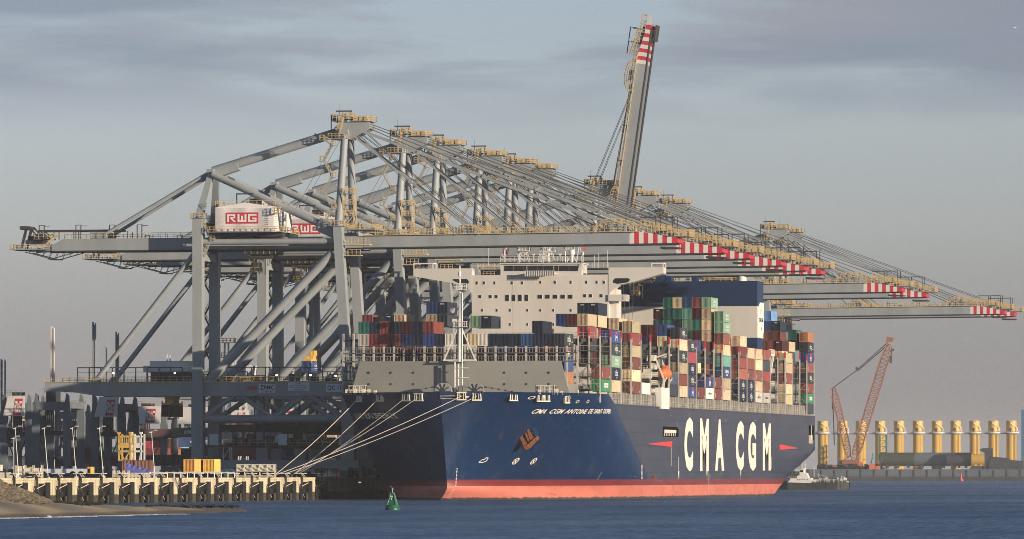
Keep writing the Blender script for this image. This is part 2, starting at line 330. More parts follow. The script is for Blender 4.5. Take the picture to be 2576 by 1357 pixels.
    mb = MB(); mb.stairs(-35.0, YG + .2, 27.5, 63, 2.0, 0, 3.9); B(mb, 'stair_tower', ['rail_yellow', 'steel_dark'])
    mb = MB(); mb.stairs(-31.2, -YG - .2, 56.5, 64, 1.6, 0, 3.7); B(mb, 'stair_tower', ['rail_yellow', 'crane_grey'])
    # machinery house
    ho = MB(); ho.prism([(-29.2, 62.2), (-15.2, 62.2), (-15.2, 68.2), (-22.2, 69.1), (-29.2, 68.0)], -9.6, 10.4)
    for k in range(56): x = -29.05 + k * .25; ho.box(x, x + .11, -9.66, -9.6, 62.3, 67.9)
    for k in range(40): y = -9.3 + k * .5; ho.box(-15.2, -15.12, y, y + .2, 62.3, 68.1)
    h = B(ho, 'machinery_house', ['house_white'])
    mb = MB(); rwg(mb, (-26.6, -9.66, 64.2), (1, 0, 0), (0, 0, 1), 7.8, 2.6); lp = mb.build('logo_panel', ['red', 'house_white'], h, off=OFF)
    mb = MB(); mb.railbox(-29.1, -15.3, -9.5, 10.3, 68.4, 0, 2.0, t=.1); mb.railbox(-30.6, -13.2, -11.0, 11.4, 62.3, 0, 1.5, floor=1, t=.12); mb.railbox(-15.0, -13.4, -11.0, -9.2, 66.6, 0, .8, floor=1, t=.09, h=1.3)
    for z in range(13): mb.box(-14.9, -14.1, -10.9, -10.8, 62.6 + z * .45, 62.7 + z * .45)
    mb.build('house_railing', ['rail_yellow', 'crane_grey'], h, off=OFF)
    mb = MB(); mb.box(-22, -19.4, -5, -2, 68.8, 70.2); mb.box(-18.8, -17.4, -6, -3, 68.5, 69.9, 1); mb.beam((-24.6, -7, 68.6), (-24.6, -7, 71.4), .25, .25, 0, up=(1, 0, 0)); mb.box(-24.7, -20.6, -7.1, -6.9, 71.1, 71.4)
    mb.build('roof_unit', ['steel_dark', 'white'], h, off=OFF)
    mb = MB(); mb.box(-30, -13.5, -8, 10, 61.2, 62.1); mb.box(-31.6, -29.6, -6, 6, 62.1, 64.4)
    for x in (-28, -20, -14.5): mb.box(x - .5, x + .5, -7, 7, 60.4, 61.2)
    B(mb, 'house_support', ['steel_dark'])
    # fixed girders and tail
    for sy in (-1, 1):
        y = sy * 3.6
        mb = MB(); mb.prism([(-69.8, 58.3), (HX, 58.6), (HX, 61.3), (-67, 61.1), (-69.8, 59.6)], y - .75, y + .75); mb.prism([(-75.5, 58.1), (-69.8, 58.3), (-69.8, 59.4), (-75.5, 58.5)], y - .5, y + .5)
        mb.box(-72, HX, y - .8, y + .8, 58.05, 58.28, 1); B(mb, 'fixed_girder', ['crane_grey', 'steel_dark'])
    mb = MB()
    mb.rail((-69, -4.8, 61.3), (-35, -4.8, 61.3), 1.1, 1.8, .09); mb.rail((-69, 4.8, 61.3), (-35, 4.8, 61.3), 1.1, 1.8, .09); mb.railbox(-79.8, -70.2, -5.2, 5.2, 58.7, 0, 1.3, floor=1, t=.12); mb.railbox(-74.4, -70.8, -3.4, 3.4, 61.2, 0, 1.2, floor=1, t=.12)
    for y in (-5.2, -4.2):
        mb.beam((-72.2, y, 58.8), (-68.4, y, 62.0), .1, .25)
    for k in range(9): mb.box(-72.2 + .42 * k, -71.9 + .42 * k, -5.1, -4.3, 58.9 + .36 * k, 59.0 + .36 * k)
    B(mb, 'tail_platform', ['rail_yellow', 'crane_grey'])
    mb = MB()
    for y in (-2.4, 2.4):
        mb.beam((-77.6, y, 59), (-76.3, y, 64.1), .45, .6); mb.beam((-73.0, y, 61), (-75.8, y, 64), .3, .35); mb.beam((-70.6, y, 61.2), (-73.4, y, 63.2), .25, .3)
        mb.box(-73.5, -53.5, y - .2, y + .2, 62.9, 63.3)
        for x in (-69.8, -65.0, -60.8, -56.0, -52.0): mb.box(x, x + .2, y - .1, y + .1, 61.2, 62.9)
        for x in (-73.4, -64.5, -56.4, -48.2 - 1.5): mb.box(x, x + .18, y - .12, y + .12, 61.2, 64.4); mb.box(x, x + 1.5, y - .15, y + .15, 64.3, 64.42)
    mb.box(-77.9, -75.8, -3, 3, 63.4, 64.2); mb.box(-76.6, -72.0, -2.6, 2.6, 60.0, 60.9); mb.tube((-73.4, -1.6, 61.6), (-73.4, 1.6, 61.6), 1.0, 12); mb.tube((-75.2, -1.2, 61.2), (-75.2, 1.2, 61.2), .8, 12)
    B(mb, 'tail_machinery', ['steel_dark'])
    mb = MB()
    for y in (-3.6, 3.6):
        mb.beam((-76.5, y, 58.1), (-70, y, 56.4), .14, .2); mb.beam((-70, y, 56.4), (-64, y, 58.0), .14, .2)
        for k in range(7): x = -75.5 + k * 1.6; zb = 58.1 - 1.7 * (x + 76.5) / 6.5 if x < -70 else 56.4 + 1.6 * (x + 70) / 6; mb.beam((x, y, zb), (x + .6, y, 58.2), .1, .1)
    mb.box(-71, -69, -3.6, 3.6, 56.3, 56.5); B(mb, 'maintenance_truss', ['steel_dark'])
    # moving boom: origin at the hinge
    HO = (HX, 0, HZ); hl = (HX, 0, HZ - QZ); rs = .008
    bz = lambda x, z: z + (x - HX) * rs
    T0, T1 = 68.0, 79.0
    for sy in (-1, 1):
        y = sy * 3.6
        mb = MB()
        def seg(xa, xb, m, zt0=61.4, zt1=61.4): mb.prism([(xa, bz(xa, 58.65)), (xb, bz(xb, 58.65)), (xb, bz(xb, zt1)), (xa, bz(xa, zt0))], y - .75, y + .75, m=m)
        seg(HX + .1, T0, 0); top = lambda x: 61.4 if x < 70.5 else 61.4 - (x - 70.5) / 8.5 * 1.45
        n = 10
        for k in range(n):
            xa = T0 + (T1 - T0) * k / n; xb = T0 + (T1 - T0) * (k + 1) / n; seg(xa, xb, 3 if k % 2 == 0 else 2, top(xa), top(xb))
        mb.beam((HX, y, bz(HX, 58.5)), (T1 - .5, y, bz(T1, 58.5)), 1.7, .16, 1)
        for xx in (21, 42, 58): mb.box(xx, xx + .1, y - .77, y + .77, bz(xx, 58.7), bz(xx, 61.35))
        g_ = mb.build('boom_girder', ['crane_grey', 'steel_dark', 'red', 'stripe_white'], root, off=HO, loc=hl)
    mb = MB(); mb.prism([(T1, bz(T1, 58.65)), (T1 + .3, bz(T1, 58.75)), (T1 + .3, bz(T1, 59.8)), (T1, bz(T1, 59.95))], -4.35, 4.35, m=0)
    mb.prism([(T1 - 4, bz(T1, 57.4)), (T1 + .6, bz(T1, 57.4)), (T1 + .6, bz(T1, 57.7)), (T1 - 4, bz(T1, 57.9))], -3, 3, m=1)
    for x in (T1 - 1, T1 + .5): mb.beam((x, -3, bz(x, 56.9)), (x, -3, bz(x, 58.7)), .12, .12, 0, up=(1, 0, 0))
    mb.build('boom_tip', ['red', 'steel_dark'], root, off=HO, loc=hl)
    mb = MB()
    for y in (-4.75, 4.75, -2.6):
        mb.rail((HX + 1, y, bz(HX, 61.5)), (70.5, y, bz(70.5, 61.5)), 1.3, 2.1, .09, 0); mb.beam((HX, y, bz(HX, 61.45)), (70.5, y, bz(70.5, 61.45)), .5, .14)
    for y in (-4.6, -2.8, 2.8, 4.6):
        mb.rail((70.5, y, bz(70.5, 61.6)), (T1 + 1.5, y, bz(T1, 60.2)), 1.5, .95, .1, 0); mb.rail((70.5, y, bz(70.5, 62.9)), (T1 - 1, y, bz(T1, 61.4)), 1.2, 1.1, .13, 0)
    mb.railbox(T1 - 2, T1 + 3, -4.6, 4.6, bz(T1, 60.3), 0, .8, floor=1, t=.12, h=1.5); mb.railbox(T1 - 5, T1 - 2, -4.6, 4.6, bz(T1, 61.6), 0, .8, floor=1, t=.12, h=1.2)
    for X0 in (30, 64.5):
        for y in (-4.8, -3.4, 3.4, 4.8):
            L = 2.6 if X0 == 30 else 4.5
            prev = None
            for k in range(9):
                a = math.pi * k / 8; p = Vector((X0 - math.cos(a) * L, y, bz(X0, 62.6) + math.sin(a) * (1.1 if X0 == 30 else 2.0)))
                if prev: mb.beam(prev, p, .12, .12); mb.beam(prev - Vector((0, 0, .7)), p - Vector((0, 0, .7)), .1, .1)
                mb.beam(p - Vector((0, 0, 1.4)), p, .13, .13, up=(1, 0, 0)); prev = p
    mb.build('boom_walkway', ['rail_yellow', 'crane_grey'], root, off=HO, loc=hl)
    mb = MB()
    for X0, w in ((30, 2.4), (64.5, 3.0)):
        for y in (-3.6, 3.6): mb.box(X0 - w / 2, X0 + w / 2, y - .6, y + .6, bz(X0, 61.3), bz(X0, 63.2), 0)
    for x in (12, 20, 40, 50, 74, 78):
        for y in (-3.3, 3.3): mb.beam((x, y, bz(x, 61.3)), (x, y, bz(x, 62.4) + (2.6 if x > 70 else 0.8)), .2, .2, 1, up=(1, 0, 0))
        if x > 70: mb.box(x - 3.6, x, -3.4, -3.1, bz(x, 64.6), bz(x, 64.85), 1)
        mb.box(x - .7, x + .7, -2.5, 2.5, bz(x, 60.8), bz(x, 61.3))
    mb.build('boom_fitting', ['crane_grey', 'steel_dark'], root, off=HO, loc=hl)
    # forestays: flat bars with joints, in two pairs
    for sy in (-1, 1):
        for (xe, za, xa) in ((30, 85.0, 2.0), (64.5, 86.6, 2.4)):
            mb = MB(); p = Vector((xa, sy * 2.0, za)); q = Vector((xe, sy * 3.6, bz(xe, 62.8)))
            n = 2 if xe == 30 else 4
            for k in range(n):
                a = p.lerp(q, k / n); b_ = p.lerp(q, (k + 1) / n)
                for o in (-.32, .32): mb.beam(a + Vector((0, o, 0)), b_ + Vector((0, o, 0)), .14, .62 if xe > 40 else .4)
                mb.tube(b_ + Vector((0, -.6, 0)), b_ + Vector((0, .6, 0)), .5, 10)
            B(mb, 'forestay', ['crane_grey'])
    mb = MB()
    for (xa, za, xe, ze) in ((6, 87.6, 74, 62.6), (5.7, 87.2, 64.5, 63.6), (5.2, 86.8, 60, 62.8), (3.4, 85.6, 33, 62.6), (3.0, 85.4, 26, 62.4), (4.2, 86.2, 31, 62.6)):
        for y in (-1.2, 1.2): mb.tube((xa, y, za), (xe, y * 1.6, bz(xe, ze)), .07, 5)
    B(mb, 'hoist_rope', ['rope'])
    # portal clutter: cable frame, electrical house, under-portal machinery deck
    mb = MB()
    for y in (-YG + 1.6,):
        mb.box(-63, -37.6, y, y + .25, 30.6, 30.85); mb.box(-63, -37.6, y + .02, y + .2, 29.6, 29.7)
        for k in range(10): mb.box(-63 + k * 2.8, -62.75 + k * 2.8, y, y + .25, 27.3, 30.6)
        mb.box(-28, 0, y, y + .2, 30.6, 30.8)
        for k in range(9): mb.box(-28 + k * 3.4, -27.8 + k * 3.4, y, y + .2, 27.3, 30.6)
    for k in range(16): x = -46 + k * 2.9; hh = random.uniform(.8, 2.2); mb.box(x, x + random.uniform(.6, 2), -4 + (k % 3) * 3, -2.6 + (k % 3) * 3, 27.3, 27.3 + hh)
    B(mb, 'cable_frame', ['steel_dark'])
    mb = MB(); mb.box(-46.2, -37.0, -4, 2, 29.8, 32.3); mb.box(-47.9, -46.3, -3.5, 0, 29.8, 31.2); mb.box(-42.6, -42.3, -2, -1.7, 32.3, 33.9); mb.box(-41.9, -41.6, -2, -1.7, 32.3, 33.6); mb.box(-46, -37.2, -3.8, 1.8, 27.4, 29.7, 1)
    B(mb, 'electrical_house', ['sign_white', 'steel_dark'])
    mb = MB(); mb.box(-32, 0, -YG + .4, YG - .4, 12.0, 12.5, 1); mb.rail((-31, -YG + .4, 12.5), (0, -YG + .4, 12.5), 1.2, 2, .09, 0)
    for x in (-30.8, -14.4): mb.box(x, x + 2.1, -YG + .2, -YG + 2, 12.5, 15.1, 2)
    for k in range(12): x = -27 + k * 2.2; mb.box(x, x + 1.6, -5, -2, 12.5, 13.2 + (k * 37 % 5) * .5, 1)
    mb.box(-29, -3, -YG + 2, YG - 2, 15.6, 17.4, 1)
    for x in (-20.2, -18, -9.5): mb.box(x - .2, x + .2, -YG + 1, -YG + 1.4, 12.5, 24, 1)
    B(mb, 'machinery_deck', ['yellow', 'steel_dark', 'sign_white'])
    # trolley under the girders
    mb = MB(); mb.box(-4, 3, -4.4, 4.4, 57.2, 58.0, 0); mb.box(-3, 2, -3.4, 3.4, 56.4, 57.2, 0)
    mb.railbox(-4.2, 3.2, -4.6, 4.6, 57.3, 1, 1.4, t=.1); mb.box(-3.2, -1.6, -2, 2, 53.4, 55.4, 0); mb.railbox(-3.6, -1.2, -2.6, 2.6, 55.6, 1, 1, t=.1); mb.railbox(-3.4, -1.4, -2.2, 2.2, 53.0, 1, 1, t=.1)
    for y in (-3, 3): mb.tube((-1, y, 57), (-1, y, 52.5), .1, 6, 0)
    tr = B(mb, 'trolley', ['steel_dark', 'yellow'])
    return root

crane = make_crane()
def fix_lampless(): pass
tips = [1698, 1811, 1877, 1959, 2017, 2058, None, 2262, 2323, 2519, 2545]
CL = ['nearest ship-to-shore crane with QC 11 sign, in front of the others at left',
      'second ship-to-shore crane from the left, just behind the QC 11 crane',
      'third ship-to-shore crane from the left, boom over the bow',
      'fourth ship-to-shore crane from the left with boom lowered over the ship',
      'fifth ship-to-shore crane from the left with boom lowered over the ship',
      'sixth ship-to-shore crane from the left, last before the raised boom',
      'ship-to-shore crane with its boom raised high against the sky',
      'ship-to-shore crane standing first behind the raised boom, boom tip over the funnel block',
      'ship-to-shore crane standing second behind the raised boom, boom lowered past the stern',
      'second farthest ship-to-shore crane, boom reaching past the stern at far right',
      'farthest ship-to-shore crane, boom tip outermost at the far right']
cranes = []
for i, tx in enumerate(tips):
    if i == 0: c = crane; Y = 1550
    else:
        c = copy_tree(crane)
        Y = 1902 if tx is None else -(-243.0) / math.tan(TH - math.atan((tx - CX) / FD))
    c.location.y = Y; c['label'] = CL[i]; cranes.append(c)
base = lambda o: o.name.split('.')[0]
trol = [-19, -24, -22, None, 62 - 26, 52, 2, None, None, None, None]
for i, c in enumerate(cranes):
    for ch in list(c.children):
        b_ = base(ch)
        if b_ == 'trolley':
            if trol[i] is None: bpy.data.objects.remove(ch); continue
            ch.location.x += trol[i]
        if i == 6 and b_ in ('boom_girder', 'boom_tip', 'boom_walkway', 'boom_fitting'): ch.rotation_euler = (0, R(-81.5), 0)
        if i == 6 and b_ in ('forestay', 'hoist_rope'): bpy.data.objects.remove(ch)
# raised boom: slack stays and ropes
c = cranes[6]
def bp_(x, z): a = R(81.5); dx, dz = x - HX, z - HZ; return Vector((HX + dx * math.cos(a) - dz * math.sin(a), 0, HZ + dx * math.sin(a) + dz * math.cos(a)))
mb = MB()
for y in (-1.5, -.9, .9, 1.5): mb.tube((-.2 + y * .4, y, 88.2), bp_(60, 62.4) + Vector((y * .3, y, 0)), .08, 5)
mb.build('hoist_rope', ['rope'], c, off=OFF)
for sy in (-1, 1):
    mb = MB(); p = Vector((5, sy * 2.4, 85)); q = bp_(33, 62.9) + Vector((-.8, sy * 2.6, 0)); mb.beam(p, q, .3, .5); mb.beam(q, bp_(62, 62.4) + Vector((-.4, sy * 2.6, 0)), .3, .5); mb.build('forestay', ['crane_grey'], c, off=OFF)
# signs on the nearest crane
c = cranes[0]; YS = -YG - .93
def sign(name, x0, x1, z0, z1, parts, bgm='sign_white'):
    mb = MB()
    if bgm: mb.box(x0, x1, YS - .05, YS, z0, z1, 0)
    for s, a, b_, z, h, m_, bo in parts: text_on(mb, s, (a, YS - .08, z), (1, 0, 0), (0, 0, 1), b_ - a, h, m_, bo)
    mb.build(name, ['sign_white', 'sign_blue', 'red'], c, off=OFF)
def lx(x): return at(x, Y=1541).x - XR
def lz(y): return CH + (HY - y) * 1573 / FD
sign('crane_number_sign', lx(822), lx(864), lz(987), lz(966), [('QC 11', lx(825), lx(859), lz(983), lz(970) - lz(983), 1, .02)])
sign('maker_sign', lx(653), lx(694), lz(989), lz(967), [('ZPMC', lx(655), lx(692), lz(980.5), lz(969) - lz(980.5), 1, .03), ('上海振华重工', lx(656), lx(691), lz(988), lz(982) - lz(988), 1, .01)])
sign('supplier_sign', lx(621), lx(648), lz(981), lz(970), [('ABB', lx(621), lx(648), lz(981), lz(970.5) - lz(981), 2, .05)], None)
sign('data_sign', lx(726), lx(780), lz(984), lz(962), [('S.W.L', lx(747), lx(760), lz(966.5), .4, 1, 0), ('MAIN HOIST UNDER SPREADER 65 T', lx(731), lx(775), lz(972), .32, 1, 0), ('PORTAL TROLLEY SPREADER 65 T', lx(731), lx(775), lz(977), .3, 1, 0), ('HOOK BEAM 100 T', lx(740), lx(767), lz(982), .3, 1, 0)])
# lit floodlights on the walkway of the nearest crane
for (x, y) in ((966 / 1, 0),): pass
mb = MB()
for x, y in ((286, 938), (441, 938), (697, 944), (782, 944), (845, 946), (875, 950)):
    X = lx(x); Z = lz(y); mb.tube((X, -YG - .6, Z - .5), (X, -YG - .6, Z), .05, 5, 1); mb.box(X - .18, X + .18, -YG - .85, -YG - .6, Z - .15, Z + .15, 0)
mb.build('floodlight', ['lamp', 'steel_dark'], c, off=OFF)
# spreaders with their loads
def spreader(c, x, y, ztop, along='y', tr=None):
    mb = MB(); L = 6.0
    mb.box(x - 1.1, x + 1.1, y - L, y + L, ztop, ztop + .45); mb.box(x - 1.0, x + 1.0, y - 3.0, y + 3.0, ztop + .45, ztop + 1.3)
    for k in (-2.4, -.8, .8, 2.4): mb.tube((x - .6, y + k, ztop + 1.9), (x + .6, y + k, ztop + 1.9), .75, 12, 0)
    for sx in (-1, 1):
        for sy in (-1, 1): mb.box(x + sx * 1.1 - .12, x + sx * 1.1 + .12, y + sy * (L - .5) - .2, y + sy * (L - .5) + .2, ztop - .5, ztop + .9)
    mb.box(x - 1.2, x + 1.2, y - 2.8, y + 2.8, ztop + 1.3, ztop + 2.6)
    s_ = mb.build('spreader', ['yellow'], c, off=OFF)
    if tr:
        mb = MB()
        for sx in (-.9, .9):
            for sy in (-2.5, 2.5): mb.tube((x + sx, y + sy, ztop + 2.5), (x + sx * 1.6, y + sy, tr), .06, 5, 0)
        mb.build('hoist_rope', ['rope'], s_, off=OFF)
# ---------------------------------------------------------------- the container ship
SX, SY, HBM = -284.0, 1474.0, 29.75
SO = (SX, SY, 0)
LEN = 400.6
ship = empty('container_ship', SO, 'huge dark blue container ship with cream lettering, moored under the cranes', 'container ship')
def s0(z):
    if z >= 3: return 9 * max(0.0, 1 - (z - 3) / 21) ** .9
    return 9 - 8.5 * ((3 - z) / 3) ** 1.6
def hb(s, z):
    u = min(max(z / 24, 0), 1); a0 = s0(z); t = (s - a0) / ((118 - 70 * u ** .85) - a0)
    if t <= 0: return 0.0
    if t >= 1: w = 1.0
    else:
        p = 2.05 + .5 * u; q = .92 - .44 * u ** 1.3
        w = (1 - (1 - t) ** p) ** q
        if z < 3: w = max(w, min(1, 0.06 * math.sqrt(max(0, s - a0) / 6)))
    if s > 318:
        v = (s - 318) / (LEN - 318); zk = 13.4 * v ** .95 - .6
        if z < zk: w *= max(.05, 1 - max(0, zk - z - 2.4) / 14)
    if s > 290 and z < 9: w *= 1 - .16 * ((s - 290) / 110) ** 1.5 * (1 - max(z, 0) / 9)
    return HBM * w
def ztop(s):
    if s < 50: return 24.0
    if s < 58: return 24.0 - 2.1 * (s - 50) / 8
    return 21.9
mk('hull_blue', (.005, .026, .080), 0.34, var=.12, vs=.05, spec=.42)
mk('hull_boot', (.17, .028, .03), 0.45, var=.10, vs=.1)
mk('hull_red', (.52, .155, .11), 0.6, var=.10, vs=.12, streak=3)
mk('text_cream', (.78, .71, .60), 0.55, var=.10, vs=.7, streak=.25)
mk('mark_red', (.62, .05, .045), 0.5, var=.05)
# weathering on the hull: rubbed darker band, plates; also a painted side sheen
for k, zz in (('hull_red', 1),):
    pass
def weather_sheen_hull(m):
    t = m.node_tree; b = t.nodes['Principled BSDF']; src = b.inputs['Base Color'].links[0].from_socket
    g = t.nodes.new('ShaderNodeNewGeometry'); s_ = t.nodes.new('ShaderNodeSeparateXYZ'); t.links.new(g.outputs['Position'], s_.inputs[0])
    # plate seams: brick lines over length and height
    cmb = t.nodes.new('ShaderNodeCombineXYZ'); t.links.new(s_.outputs['Y'], cmb.inputs[0]); t.links.new(s_.outputs['Z'], cmb.inputs[1])
    br = t.nodes.new('ShaderNodeTexBrick'); br.inputs['Scale'].default_value = 1; br.inputs['Brick Width'].default_value = 14.4; br.inputs['Row Height'].default_value = 3.1; br.inputs['Mortar Size'].default_value = .10
    br.inputs['Color1'].default_value = (1, 1, 1, 1); br.inputs['Color2'].default_value = (.80, .80, .82, 1); br.inputs['Mortar'].default_value = (.45, .45, .45, 1)
    t.links.new(cmb.outputs[0], br.inputs['Vector'])
    mx = t.nodes.new('ShaderNodeMixRGB'); mx.blend_type = 'MULTIPLY'; mx.inputs[0].default_value = .18; t.links.new(src, mx.inputs[1]); t.links.new(br.outputs[0], mx.inputs[2])
    # salt and scuff marks
    mp_ = t.nodes.new('ShaderNodeMapping'); mp_.inputs['Scale'].default_value = (.15, .15, .9); t.links.new(g.outputs['Position'], mp_.inputs[0])
    n_ = t.nodes.new('ShaderNodeTexNoise'); n_.inputs['Scale'].default_value = 1; n_.inputs['Detail'].default_value = 8; n_.inputs['Roughness'].default_value = .7; t.links.new(mp_.outputs[0], n_.inputs['Vector'])
    r_ = t.nodes.new('ShaderNodeValToRGB'); r_.color_ramp.elements[0].position = .6; r_.color_ramp.elements[0].color = (0, 0, 0, 1); r_.color_ramp.elements[1].position = .8; r_.color_ramp.elements[1].color = (.35, .35, .35, 1); t.links.new(n_.outputs['Fac'], r_.inputs[0])
    # grey sheen of grazing sky reflection, painted on the parallel body side only
    st = t.nodes.new('ShaderNodeMath'); st.operation = 'MULTIPLY_ADD'; t.links.new(s_.outputs['Z'], st.inputs[0]); st.inputs[1].default_value = 2.9; st.inputs[2].default_value = -(2.9 * 24 + SY + 50)
    ad = t.nodes.new('ShaderNodeMath'); ad.operation = 'ADD'; t.links.new(st.outputs[0], ad.inputs[0]); t.links.new(s_.outputs['Y'], ad.inputs[1])
    sm = t.nodes.new('ShaderNodeMapRange'); sm.inputs[1].default_value = 0; sm.inputs[2].default_value = 2.5; t.links.new(ad.outputs[0], sm.inputs[0])
    mx2 = t.nodes.new('ShaderNodeMixRGB'); t.links.new(r_.outputs[0], mx2.inputs[0]); t.links.new(mx.outputs[0], mx2.inputs[1]); mx2.inputs[2].default_value = (.07, .07, .08, 1)
    mx3 = t.nodes.new('ShaderNodeMixRGB'); mx3.inputs[2].default_value = (.058, .060, .080, 1); t.links.new(mx2.outputs[0], mx3.inputs[1]); mx4 = t.nodes.new('ShaderNodeMixRGB'); mx4.blend_type = 'MULTIPLY'; mx4.inputs[0].default_value = .0; t.links.new(sm.outputs[0], mx4.inputs[0]); t.links.new(mx3.outputs[0], mx4.inputs[1]); t.links.new(br.outputs[0], mx4.inputs[2])
    mm = t.nodes.new('ShaderNodeMath'); mm.operation = 'MULTIPLY'; mm.inputs[1].default_value = .78; t.links.new(sm.outputs[0], mm.inputs[0]); t.links.new(mm.outputs[0], mx3.inputs[0])
    mp5 = t.nodes.new('ShaderNodeMapping'); mp5.inputs['Scale'].default_value = (.55, .55, .045); t.links.new(g.outputs['Position'], mp5.inputs[0])
    n5 = t.nodes.new('ShaderNodeTexNoise'); n5.inputs['Scale'].default_value = 1; n5.inputs['Detail'].default_value = 6; n5.inputs['Roughness'].default_value = .65; t.links.new(mp5.outputs[0], n5.inputs['Vector'])
    r5 = t.nodes.new('ShaderNodeValToRGB'); r5.color_ramp.elements[0].position = .56; r5.color_ramp.elements[0].color = (0, 0, 0, 1); r5.color_ramp.elements[1].position = .74; r5.color_ramp.elements[1].color = (.5, .5, .5, 1); t.links.new(n5.outputs['Fac'], r5.inputs[0])
    mx5 = t.nodes.new('ShaderNodeMixRGB'); t.links.new(r5.outputs[0], mx5.inputs[0]); t.links.new(mx4.outputs[0], mx5.inputs[1]); mx5.inputs[2].default_value = (.075, .06, .055, 1)
    t.links.new(mx5.outputs[0], b.inputs['Base Color'])
weather_sheen_hull(M['hull_blue'])
def weather_red(m):
    t = m.node_tree; b = t.nodes['Principled BSDF']; src = b.inputs['Base Color'].links[0].from_socket
    g = t.nodes.new('ShaderNodeNewGeometry'); mp_ = t.nodes.new('ShaderNodeMapping'); mp_.inputs['Scale'].default_value = (.2, .2, .5); t.links.new(g.outputs['Position'], mp_.inputs[0])
    n_ = t.nodes.new('ShaderNodeTexNoise'); n_.inputs['Scale'].default_value = 1; n_.inputs['Detail'].default_value = 8; n_.inputs['Roughness'].default_value = .75; t.links.new(mp_.outputs[0], n_.inputs['Vector'])
    r_ = t.nodes.new('ShaderNodeValToRGB'); r_.color_ramp.elements[0].position = .55; r_.color_ramp.elements[0].color = (1, 1, 1, 1); r_.color_ramp.elements[1].position = .75; r_.color_ramp.elements[1].color = (.45, .35, .33, 1); t.links.new(n_.outputs['Fac'], r_.inputs[0])
    s_ = t.nodes.new('ShaderNodeSeparateXYZ'); t.links.new(g.outputs['Position'], s_.inputs[0])
    n2_ = t.nodes.new('ShaderNodeTexNoise'); n2_.inputs['Scale'].default_value = .6; n2_.inputs['Detail'].default_value = 5; t.links.new(g.outputs['Position'], n2_.inputs['Vector'])
    ad = t.nodes.new('ShaderNodeMath'); ad.operation = 'MULTIPLY_ADD'; t.links.new(n2_.outputs['Fac'], ad.inputs[0]); ad.inputs[1].default_value = -.9; t.links.new(s_.outputs['Z'], ad.inputs[2])
    wl = t.nodes.new('ShaderNodeMapRange'); wl.inputs[1].default_value = -.1; wl.inputs[2].default_value = .12; t.links.new(ad.outputs[0], wl.inputs[0])
    mx = t.nodes.new('ShaderNodeMixRGB'); mx.blend_type = 'MULTIPLY'; mx.inputs[0].default_value = 1; t.links.new(src, mx.inputs[1]); t.links.new(r_.outputs[0], mx.inputs[2])
    m3 = t.nodes.new('ShaderNodeMixRGB'); m3.inputs[1].default_value = (.04, .045, .035, 1); t.links.new(wl.outputs[0], m3.inputs[0]); t.links.new(mx.outputs[0], m3.inputs[2])
    t.links.new(m3.outputs[0], b.inputs['Base Color'])
weather_red(M['hull_red'])
zs = [-2.5, -1.2, 0, .8, 1.6, 2.3, 3.1, 4.5, 6, 8, 10, 12, 14, 16, 18, 19.5, 21]
ss = [0] + [i * 1.2 ** 1 * .9 * (1 + i * .035) for i in range(1, 60)]
ss = [s for s in ss if s < 125] + [130 + k * 12 for k in range(16)] + [318 + k * 4.1 for k in range(1, 21)]
ss = sorted(set([round(s, 2) for s in ss if s <= LEN] + [50.0, 58.0, LEN]))
def hull_mesh(sg):
    mb = MB(); nz = len(zs) + 1; idx = {}
    vs = []
    for i, s in enumerate(ss):
        for j in range(nz):
            z = zs[j] if j < nz - 1 else ztop(s)
            a0 = s0(z); q = a0 + (LEN - a0) * (s / LEN) if s < 60 else s
            # blend the front stations onto the raked stem
            if s < 60: q = a0 + (60 - a0) * (s / 60)
            zk_ = 13.4 * ((q - 318) / (LEN - 318)) ** .95 - .6 if q > 318 else -9
            vs.append((SX + sg * hb(q, z), SY + q, max(z, zk_ - .03 * (nz - j) if z < zk_ else z)))
    fs = []; ms = []
    for i in range(len(ss) - 1):
        for j in range(nz - 1):
            a, b_, c_, d_ = i * nz + j, (i + 1) * nz + j, (i + 1) * nz + j + 1, i * nz + j + 1
            z = vs[a][2]; m_ = 2 if z < 3.05 else (1 if z < 4.45 else 0)
            mb_f = (a, b_, c_, d_) if sg > 0 else (d_, c_, b_, a)
            fs.append(mb_f); ms.append(m_)
    return vs, fs, ms
mb = MB()
for sg in (1, -1):
    vs, fs, ms = hull_mesh(sg)
    n = len(mb.v); mb.v += vs
    for f, m_ in zip(fs, ms): mb.f.append(tuple(i + n for i in f)); mb.m.append(m_); mb.s.append(True)
# transom
nz = len(zs) + 1; zz = zs + [21.9]
for j in range(nz - 1):
    if zz[j + 1] < 12.8: continue
    zz[j] = max(zz[j], 12.75)
    a, b_ = hb(LEN, zz[j]), hb(LEN, zz[j + 1])
    mb.add([(SX - a, SY + LEN, zz[j]), (SX + a, SY + LEN, zz[j]), (SX + b_, SY + LEN, zz[j + 1]), (SX - b_, SY + LEN, zz[j + 1])], [(0, 1, 2, 3)], 0)
hull = mb.build('hull', ['hull_blue', 'hull_boot', 'hull_red'], ship, off=SO)
# decks
mb = MB()
st = [s for s in ss if s > .5]
for i in range(len(st) - 1):
    a, b_ = st[i], st[i + 1]; z = 22.6 if a < 50 else 21.7; ha, hb_ = hb(a, 22) - .15, hb(b_, 22) - .15
    mb.add([(SX - ha, SY + a, z), (SX + ha, SY + a, z), (SX + hb_, SY + b_, z), (SX - hb_, SY + b_, z)], [(0, 1, 2, 3)])
mb.build('deck', ['deck_grey'], ship, off=SO)

